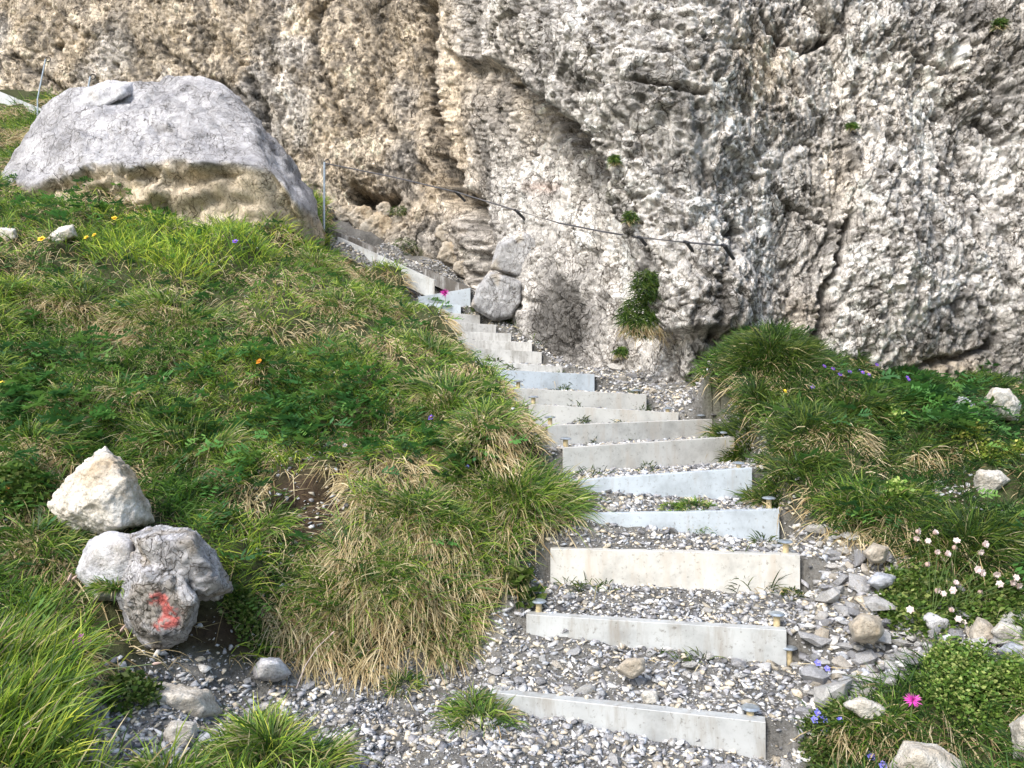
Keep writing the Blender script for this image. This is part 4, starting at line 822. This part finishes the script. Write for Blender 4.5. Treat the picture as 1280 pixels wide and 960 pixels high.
for a in [(768, 200, 5, 6, 'tiny moss tuft in the long diagonal crack'), (788, 272, 8, 8, 'small moss tuft lower in the diagonal crack'), (1250, 30, 9, 7, 'moss tuft high on the cliff at the upper right corner'), (1064, 158, 5, 4, 'tiny moss dot on the middle of the right cliff'), (776, 440, 8, 7, 'small yellow green moss cushion at the cliff foot'), (505, 308, 16, 11, 'dark moss patch among the wedged gully rocks'), (462, 298, 18, 9, 'brownish grass patch behind the edging'), (500, 264, 14, 6, 'moss on the shadowed rock of the gully')]:
    cliff_tuft(a[0], a[1], a[2], a[3], 330, 20, a[4], .045, .8, 'moss_tuft', 'moss')
# thin sprigs at the foot of the risers
def sprig(px, py, n_, ln, label, tone=.6, y0=1.6):
    tussock(px, py, .045, n_, max(2, n_ // 5), label, ln, tone=tone, name='grass_sprig', cat='grass sprig', y0=y0, group='thin sprigs at the risers')
for a in [(712, 738, 14, .11, 'thin sprig at the left foot of the widest riser'), (735, 740, 20, .12, 'forked sprig near the left foot of the widest riser'), (755, 740, 10, .08, 'short sprig right of the forked sprig'), (932, 740, 26, .15, 'tall dry sprig near the right end of the widest riser'), (955, 742, 22, .17, 'sprig leaning right at the right end of the widest riser'),
          (857, 832, 10, .09, 'thin dark sprig at the foot of the second riser'), (880, 832, 14, .11, 'long single blade sprig at the foot of the second riser'), (820, 828, 7, .06, 'smallest sprig at the foot of the second riser'), (955, 682, 30, .11, 'green sprig at the right end of the fourth riser'), (990, 748, 120, .035, 'low green cushion at the right foot of the widest riser'),
          (735, 596, 14, .08, 'thin sprig at the left foot of the sixth riser'), (750, 595, 12, .09, 'grey sprig in front of the sixth riser'), (810, 590, 30, .06, 'low sprig at the middle foot of the sixth riser'), (735, 556, 40, .08, 'sprig between sixth and seventh risers'), (780, 552, 24, .08, 'sprig on the tread above the sixth riser'),
          (725, 530, 50, .09, 'bushy dry sprig on the tread before the eighth riser'), (705, 508, 60, .08, 'dark bushy sprig before the ninth riser'), (800, 510, 90, .1, 'broad dark sprig at the right end of the ninth riser'), (700, 488, 30, .09, 'sprig before the tenth riser'), (620, 462, 90, .1, 'dry grass bunch before the eleventh riser'), (640, 470, 60, .1, 'dry grass bunch before the bluish tenth riser'),
          (672, 610, 60, .16, 'dead stalks in the dark hollow left of the risers'), (655, 560, 70, .18, 'grey dead stalks above the dark hollow'), (585, 395, 30, .1, 'small tuft at the right end of the white top plates')]:
    sprig(*a)

# ------------------------------------------------------------------ feathery leaves
def fern_leaves(p0, ang, ln, r_, cols, lift, pairs=6):
    n_ = len(ang); V = []; Cc = []; d = np.stack([np.cos(ang), np.sin(ang), lift], 1); d /= np.linalg.norm(d, axis=1)[:, None]
    side = np.stack([-np.sin(ang), np.cos(ang), r_.normal(0, .3, n_)], 1); side /= np.linalg.norm(side, axis=1)[:, None]; up = np.cross(d, side)
    for k in range(pairs):
        t = .25 + .75 * k / (pairs - 1); base = p0 + d * (ln * t)[:, None] - np.array([0, 0, 1]) * (ln * t * t * .35)[:, None]; L = ln * .38 * math.sin(math.pi * (.25 + .62 * (k + .3) / pairs))
        for sg in (-1, 1):
            tip = base + (side * sg + d * .5) * L[:, None] + up * (L * r_.normal(0, .25, n_))[:, None]; m = (base + tip) / 2; w_ = d * (L * .27)[:, None]
            V.append(np.stack([base, m - w_, tip, m + w_], 1)); Cc.append(np.repeat((cols * r_.uniform(.85, 1.2, (n_, 1)))[:, None], 4, 1))
    V = np.concatenate(V); Cc = np.concatenate(Cc); return V, Cc
def quads_obj(name, V, Cc, mat, parent=None, loc=None):
    n_ = len(V); Q = (np.arange(n_) * 4)[:, None] + np.arange(4); V = V.reshape(-1, 3)
    if loc is not None: V = V - np.asarray(loc)
    return mesh_arrays(name, V, [Q], np.clip(Cc.reshape(-1, 3), .004, .9), False, mat, parent, None if parent else loc)
def leafy_d(x, y, z, px, py, g, s, pm):
    d = blob(px, py, 340, 500, 110, 55) + .8 * blob(px, py, 60, 500, 90, 60) + .25 * blob(px, py, 150, 270, 120, 16) + .6 * blob(px, py, 480, 560, 60, 50) + .5 * blob(px, py, 300, 600, 60, 40) + .8 * blob(px, py, 1170, 520, 80, 40) + .4 * blob(px, py, 1090, 660, 60, 40) + .7 * blob(px, py, 25, 640, 50, 50) + .35 * blob(px, py, 300, 770, 40, 25) + .5 * blob(px, py, 590, 590, 40, 25)
    return np.clip(d * (1 - g) * (1 - .8 * s) * (.2 + 1.2 * sm(.4, .6, fbm2(x * 5, y * 5, 2, 808))) + .03 * (1 - g), 0, 1)
r_ = np.random.default_rng(77); x, y, z, px, py = scatter(34000, -4.8, 3.8, 2.3, 7.5, leafy_d, r_); n_ = len(x)
fl = fern_leaves(np.stack([x, y, z + r_.uniform(.02, .10, n_)], 1), r_.uniform(-np.pi, 0.3, n_), r_.uniform(.08, .16, n_), r_, pick(np.array([[.06, .17, .045], [.085, .22, .05], [.045, .125, .04], [.14, .27, .06]]), n_, r_), r_.uniform(-.2, .7, n_))
tag(quads_obj('leafy_ground_cover', fl[0], fl[1], M_leaf), 'dark green feathery leaves growing low between the grasses', 'ground cover', kind='stuff')
# dead stalks and litter on the soil
def lit_d(x, y, z, px, py, g, s, pm): return np.clip(s * .6 + .35 * blob(px, py, 450, 815, 110, 22) + .3 * blob(px, py, 670, 580, 30, 40) + .25 * blob(px, py, 1020, 800, 40, 60), 0, 1) * (pm < .5)
x, y, z, px, py = scatter(40000, -2.4, 2, 2.4, 5, lit_d, r_); n_ = len(x)
c = pick(STRAW, n_, r_, .3) * .7
tag(blades_obj('straw_litter', [blades(np.stack([x, y, z + .004], 1), r_.uniform(0, 6.3, n_), r_.uniform(.04, .12, n_), r_.uniform(0, .3, n_), r_.uniform(0, .25, n_), np.full(n_, .003), c, c, r_)]), 'dead straw and stalks strewn over the bare soil', 'litter', kind='stuff')

# ------------------------------------------------------------------ leafy clumps, flowers
def leaf_clump(px, py, rx, ry, cnt, size, cols, label, lift=.1, name='leafy_clump'):
    r_ = np.random.default_rng(int(px + py)); c = ground_at(px, py + 10); o = empty(name, c); tag(o, label, 'plant'); n_ = cnt
    a = r_.uniform(0, 2 * np.pi, n_); q = np.sqrt(r_.random(n_)); x = c[0] + rx * q * np.cos(a); y = c[1] + ry * q * np.sin(a); z = H(x, y) + lift * (1 - q ** 2) * r_.uniform(.5, 1.0, n_) + .01
    z += (fbm2(x * 18, y * 18, 2, 99) - .5) * .05
    V = []; Cc = []
    for k in range(3):
        th = r_.uniform(0, 6.3, n_); d = np.stack([np.cos(th), np.sin(th) - .3, r_.uniform(.1, .9, n_)], 1); s = np.cross(d, r_.normal(0, 1, (n_, 3))); s /= np.linalg.norm(s, axis=1)[:, None]
        L = size * r_.uniform(.6, 1.3, n_); b = np.stack([x, y, z], 1) + r_.normal(0, size * .5, (n_, 3)); V.append(np.stack([b, b + d * (L * .5)[:, None] + s * (L * .35)[:, None], b + d * L[:, None], b + d * (L * .5)[:, None] - s * (L * .35)[:, None]], 1))
        Cc.append(np.repeat(pick(cols, n_, r_, .3)[:, None], 4, 1))
    quads_obj('leaves', np.concatenate(V), np.concatenate(Cc), M_leaf, o, c)
    return o, c
LG = np.array([[.12, .21, .04], [.17, .27, .05], [.08, .16, .03], [.32, .38, .12]])
leaf_clump(1215, 865, .18, .17, 2800, .014, LG, 'cushion of tiny bright green leaves at the lower right above the cream stone', .16)
leaf_clump(1150, 745, .17, .14, 1500, .020, LG * .75, 'leafy green clump under the pale campion flowers', .09)
leaf_clump(1240, 760, .14, .12, 1000, .020, LG * .75, 'leafy clump at the right edge below the campion', .08)
leaf_clump(1050, 935, .13, .12, 1300, .012, LG * .55, 'dark low leaves under the bluebells at the bottom', .07)
leaf_clump(585, 575, .11, .1, 300, .034, LG * .5, 'broad dark leaves with pale violet flowers at the bank edge', .07)
leaf_clump(310, 765, .10, .06, 500, .018, LG * .7, 'small green weed right of the painted rock', .08)
leaf_clump(655, 740, .05, .04, 60, .045, LG * .5, 'dark broad leaved weed at the left end of the gravel ledge', .05)
leaf_clump(20, 610, .12, .1, 500, .026, LG * .8, 'leafy herb with orange flowers at the left edge', .12)
leaf_clump(1120, 535, .06, .05, 200, .022, LG * 1.4, 'lime green herb at the top of the right bank', .14)
leaf_clump(1120, 618, .05, .05, 150, .02, LG * 1.4, 'lime green herb lower on the right bank', .1)
leaf_clump(1240, 560, .2, .12, 900, .016, LG * 1.1 * np.array([1.2, 1, .8]), 'olive mossy cushion between the white rock and the lone pale stone', .05)
leaf_clump(165, 862, .08, .1, 300, .02, LG * .6, 'dark weed behind the stones at lower left', .06)
def petals(bm, c, r, n_, up, cup=.3, wide=.6):
    up = Vector(up).normalized(); a = up.orthogonal().normalized(); b = up.cross(a)
    for k in range(n_):
        t = 2 * math.pi * k / n_; d = a * math.cos(t) + b * math.sin(t); s = up.cross(d)
        v = [bm.verts.new(c), bm.verts.new(c + d * r * .55 + s * r * wide * .5 + up * r * cup * .6), bm.verts.new(c + d * r + up * r * cup), bm.verts.new(c + d * r * .55 - s * r * wide * .5 + up * r * cup * .6)]
        bm.faces.new(v)
PM_ = {k: plain(k + '_petal', v, .6, 0, 80., .15) for k, v in dict(yellow=(.80, .55, .02), orange=(.75, .28, .02), violet=(.16, .08, .50), blue=(.20, .20, .72), pink=(.62, .06, .42), white=(.62, .52, .50), purple=(.30, .08, .22)).items()}
M_stem = plain('stem_green', (.09, .14, .04), .6); M_bud = plain('calyx', (.42, .30, .26), .6)
def flower(px, py, kind, r, label, h=.12, cat='flower', Yoff=.0, seed=0, group=None, pos=None, stems=1):
    rr = random.Random(int(px * 3 + py)); g = ground_at(px, min(py + h * F / 4, 985)) if pos is None else np.array(pos); top = Vector(P(px, py, g[1])) - Vector(g)
    o = empty(kind + '_flower', g); tag(o, label, cat, group)
    bm = bmesh.new(); tube(bm, [Vector((0, 0, 0)), top * .5 + Vector((rr.uniform(-.01, .01), 0, .01)), top], [.0025, .002, .0016], 5); from_bm('stem', bm, M_stem, o)
    bm = bmesh.new()
    if kind == 'pink':
        for k in range(90):
            v = Vector((rr.gauss(0, 1), rr.gauss(0, 1), rr.gauss(.5, 1))).normalized(); s = v.orthogonal().normalized() * r * .09; a = top + v * r * .15; b = top + v * r * rr.uniform(.8, 1.1); bm.faces.new([bm.verts.new(a - s), bm.verts.new(a + s), bm.verts.new(b)])
    elif kind == 'purple':
        for k in range(14): petals(bm, top + Vector((rr.gauss(0, .012), rr.gauss(0, .012), rr.uniform(-.03, .02))), r * .45, 4, (rr.gauss(0, 1), -1, rr.gauss(.3, .6)))
    else:
        petals(bm, top, r, 5, (rr.gauss(0, .3), -.8, .7), .25, .85); petals(bm, top + Vector((0, -.002, .003)), r * .6, 5, (rr.gauss(0, .3), -.6, .8), .6, .8)
    from_bm('blossom', bm, PM_[kind], o)
    if kind in ('yellow', 'blue', 'violet', 'orange'):
        bm = bmesh.new(); bmesh.ops.create_icosphere(bm, subdivisions=1, radius=r * .22, matrix=Matrix.Translation(top + Vector((0, -r * .2, r * .15)))); from_bm('flower_centre', bm, PM_['orange'] if kind != 'blue' else M_bud, o)
    return o
for a in [(143, 273, 'yellow', .028, 'yellow flower nearest the foot of the big boulder'), (52, 299, 'yellow', .032, 'yellow flower beside the white flat stone'), (108, 297, 'yellow', .022, 'left one of two small yellow flowers under the boulder'), (118, 294, 'yellow', .022, 'right one of two small yellow flowers under the boulder'),
          (324, 452, 'orange', .024, 'single orange yellow flower in the middle of the left bank'), (10, 600, 'orange', .022, 'upper orange flower at the left edge'), (6, 612, 'orange', .020, 'lower orange flower at the left edge'), (32, 771, 'yellow', .016, 'yellow flower at the left above the purple orchid'),
          (2, 479, 'yellow', .016, 'yellow flower cut by the left edge'), (431, 557, 'white', .014, 'faded cream flower head above the bare soil patch'), (981, 489, 'yellow', .014, 'yellow flower in the dark tuft of the right bank'),
          (294, 302, 'violet', .026, 'blue violet flower in the bright grass right of the boulder foot'), (539, 522, 'violet', .022, 'deep violet flower on the yellow green tussock'), (590, 577, 'blue', .016, 'pale violet flower left of the pair at the bank edge'), (584, 584, 'blue', .014, 'lowest pale violet flower at the bank edge'),
          (1022, 892, 'blue', .017, 'highest bluebell of the bottom cluster'), (1030, 899, 'blue', .016, 'bluebell just under the highest one of the bottom cluster'), (1018, 900, 'blue', .015, 'left bluebell of the bottom cluster'), (1050, 900, 'blue', .014, 'bluebell standing alone right of the bottom cluster'), (1030, 916, 'blue', .016, 'hanging bluebell under the bottom cluster'),
          (1088, 945, 'blue', .019, 'large bluebell at the bottom edge'), (1104, 957, 'blue', .017, 'bluebell cut by the bottom edge'), (1022, 829, 'blue', .015, 'left one of two bluebells in gravel right of the second riser'), (1034, 836, 'blue', .013, 'right one of two bluebells in gravel right of the second riser'), (1094, 890, 'blue', .012, 'small bluebell on the flat white stone'),
          (556, 367, 'pink', .05, 'pink thistle in front of the white top plates'), (1141, 876, 'pink', .03, 'bright magenta thistle standing tall at the lower right'), (103, 800, 'purple', .025, 'purple wild orchid right of the foreground grass'), (72, 778, 'purple', .022, 'dark red clover head left of the purple orchid'), (60, 790, 'purple', .022, 'lower dark red clover head in the foreground grass')]:
    flower(*a, h=.2 if a[2] == 'pink' and a[0] > 1000 else .09)
for k, (a, b) in enumerate([(1030, 458), (1041, 461), (1062, 465), (1073, 463), (1086, 469), (1104, 449), (1106, 444), (1115, 443), (1116, 447), (1134, 472), (1136, 475), (1096, 456), (1016, 484), (1078, 466), (1050, 468)]):
    flower(a, b, 'violet', .016, 'small violet bellflower in the row where the right bank meets the cliff', .08, group='violet flowers along the cliff foot')
# campion: one plant, many heads
r0 = random.Random(5); g = ground_at(1170, 780); o = empty('campion_plant', g); tag(o, 'pale pink campion with many round blossoms above the right rubble', 'flowering plant')
HEADS = [(1148, 664), (1146, 673), (1160, 676), (1170, 665), (1172, 690), (1178, 698), (1160, 705), (1185, 692), (1196, 676), (1194, 684), (1226, 690), (1232, 680), (1214, 706), (1222, 712), (1228, 716), (1195, 728), (1200, 732), (1172, 738), (1180, 742), (1176, 748), (1192, 738), (1206, 724), (1226, 740), (1230, 742), (1246, 718), (1250, 730), (1270, 722), (1274, 732), (1266, 728), (1135, 752), (1138, 762), (1160, 750), (1148, 756), (1218, 756), (1222, 766), (1198, 774), (1204, 778), (1190, 762), (1276, 736), (1238, 728)]
g0 = Vector(g)
for k, (a, b) in enumerate(HEADS):
    Y = g[1] + r0.uniform(-.12, .15); t = Vector(P(a, b, Y)) - g0; rt = Vector((r0.uniform(-.06, .1), r0.uniform(-.04, .04), 0))
    bm = bmesh.new(); tube(bm, [rt, (rt + t) * .5 + Vector((0, 0, .03)), t], .0014, 4); st = from_bm('stem', bm, M_stem, o)
    bm = bmesh.new(); up = (r0.gauss(0, .6), -1, r0.gauss(.3, .5)); rr = r0.uniform(.012, .018); petals(bm, t, rr, 6, up, .2, .9); petals(bm, t + Vector((0, -.003, 0)), rr * .7, 5, up, .5, .9); from_bm('blossom', bm, PM_['white'], st)
    bm = bmesh.new(); bmesh.ops.create_icosphere(bm, subdivisions=2, radius=.010, matrix=Matrix.Translation(t + Vector((.001, .006, -.003)))); from_bm('calyx', bm, M_bud, st)
# long arching seed stalks in the left foreground
for k, (a, b, c_, d_, lb) in enumerate([(40, 800, 90, 725, 'curved seed stalk rising over the painted rock tuft'), (100, 905, 150, 790, 'seed stalk standing before the painted rock'), (370, 862, 412, 795, 'bent pale seed stalk on the gravel below the straw'), (60, 900, 85, 727, 'tall seed stalk with brown head left of the painted rock'), (190, 745, 224, 680, 'thin stalk crossing the painted rock'), (20, 880, 190, 830, 'stalk leaning right over the lower left gravel')]):
    g = ground_at(a, b); o = empty('seed_stalk', g); tag(o, lb, 'grass stalk'); t = Vector(P(c_, d_, g[1] - .03)) - Vector(g); rr = random.Random(k)
    bm = bmesh.new(); tube(bm, [Vector((0, 0, 0)), t * .35 + Vector((-.01, 0, .02)), t * .7 + Vector((-.008, 0, .02)), t], [.0022, .0018, .0014, .001], 5); from_bm('stalk', bm, PM_['white'] if k == 2 else M_stem, o)
    bm = bmesh.new(); d = (t.normalized() + Vector((.2, 0, -.1))).normalized(); tube(bm, [t, t + d * .008, t + d * .018, t + d * .03], [.001, .0045, .004, .0006], 6); from_bm('seed_head', bm, M_bud, o)
# tall bright blades in the left foreground corner
r_ = np.random.default_rng(15)
x, y, z, px, py = scatter(60000, -1.9, -.3, 2.0, 3.0, lambda x, y, z, px, py, g, s, pm: np.clip(blob(px, py, -10, 960, 55, 180) + .6 * blob(px, py, 10, 850, 40, 80) + .25 * blob(px, py, 150, 1000, 90, 20), 0, 1) * .26, r_); n_ = len(x)
c = pick(GREENS, n_, r_) * np.array([1.5, 1.3, 1.]); dr = (r_.random(n_) < .12)[:, None]; c1 = np.where(dr, pick(STRAW, n_, r_), c * 1.2)
tag(blades_obj('foreground_grass', [blades(np.stack([x, y, z - .01], 1), r_.uniform(-2.2, 1.2, n_), r_.uniform(.12, .26, n_), r_.uniform(.75, .99, n_), r_.uniform(.05, .45, n_), r_.uniform(.003, .006, n_), c * .6, c1, r_)]), 'long bright grass blades filling the lower left corner', 'grass', kind='stuff')
print('chips', NCHIP, 'tris', sum(len(o.data.polygons) for o in bpy.data.objects if o.type == 'MESH'))
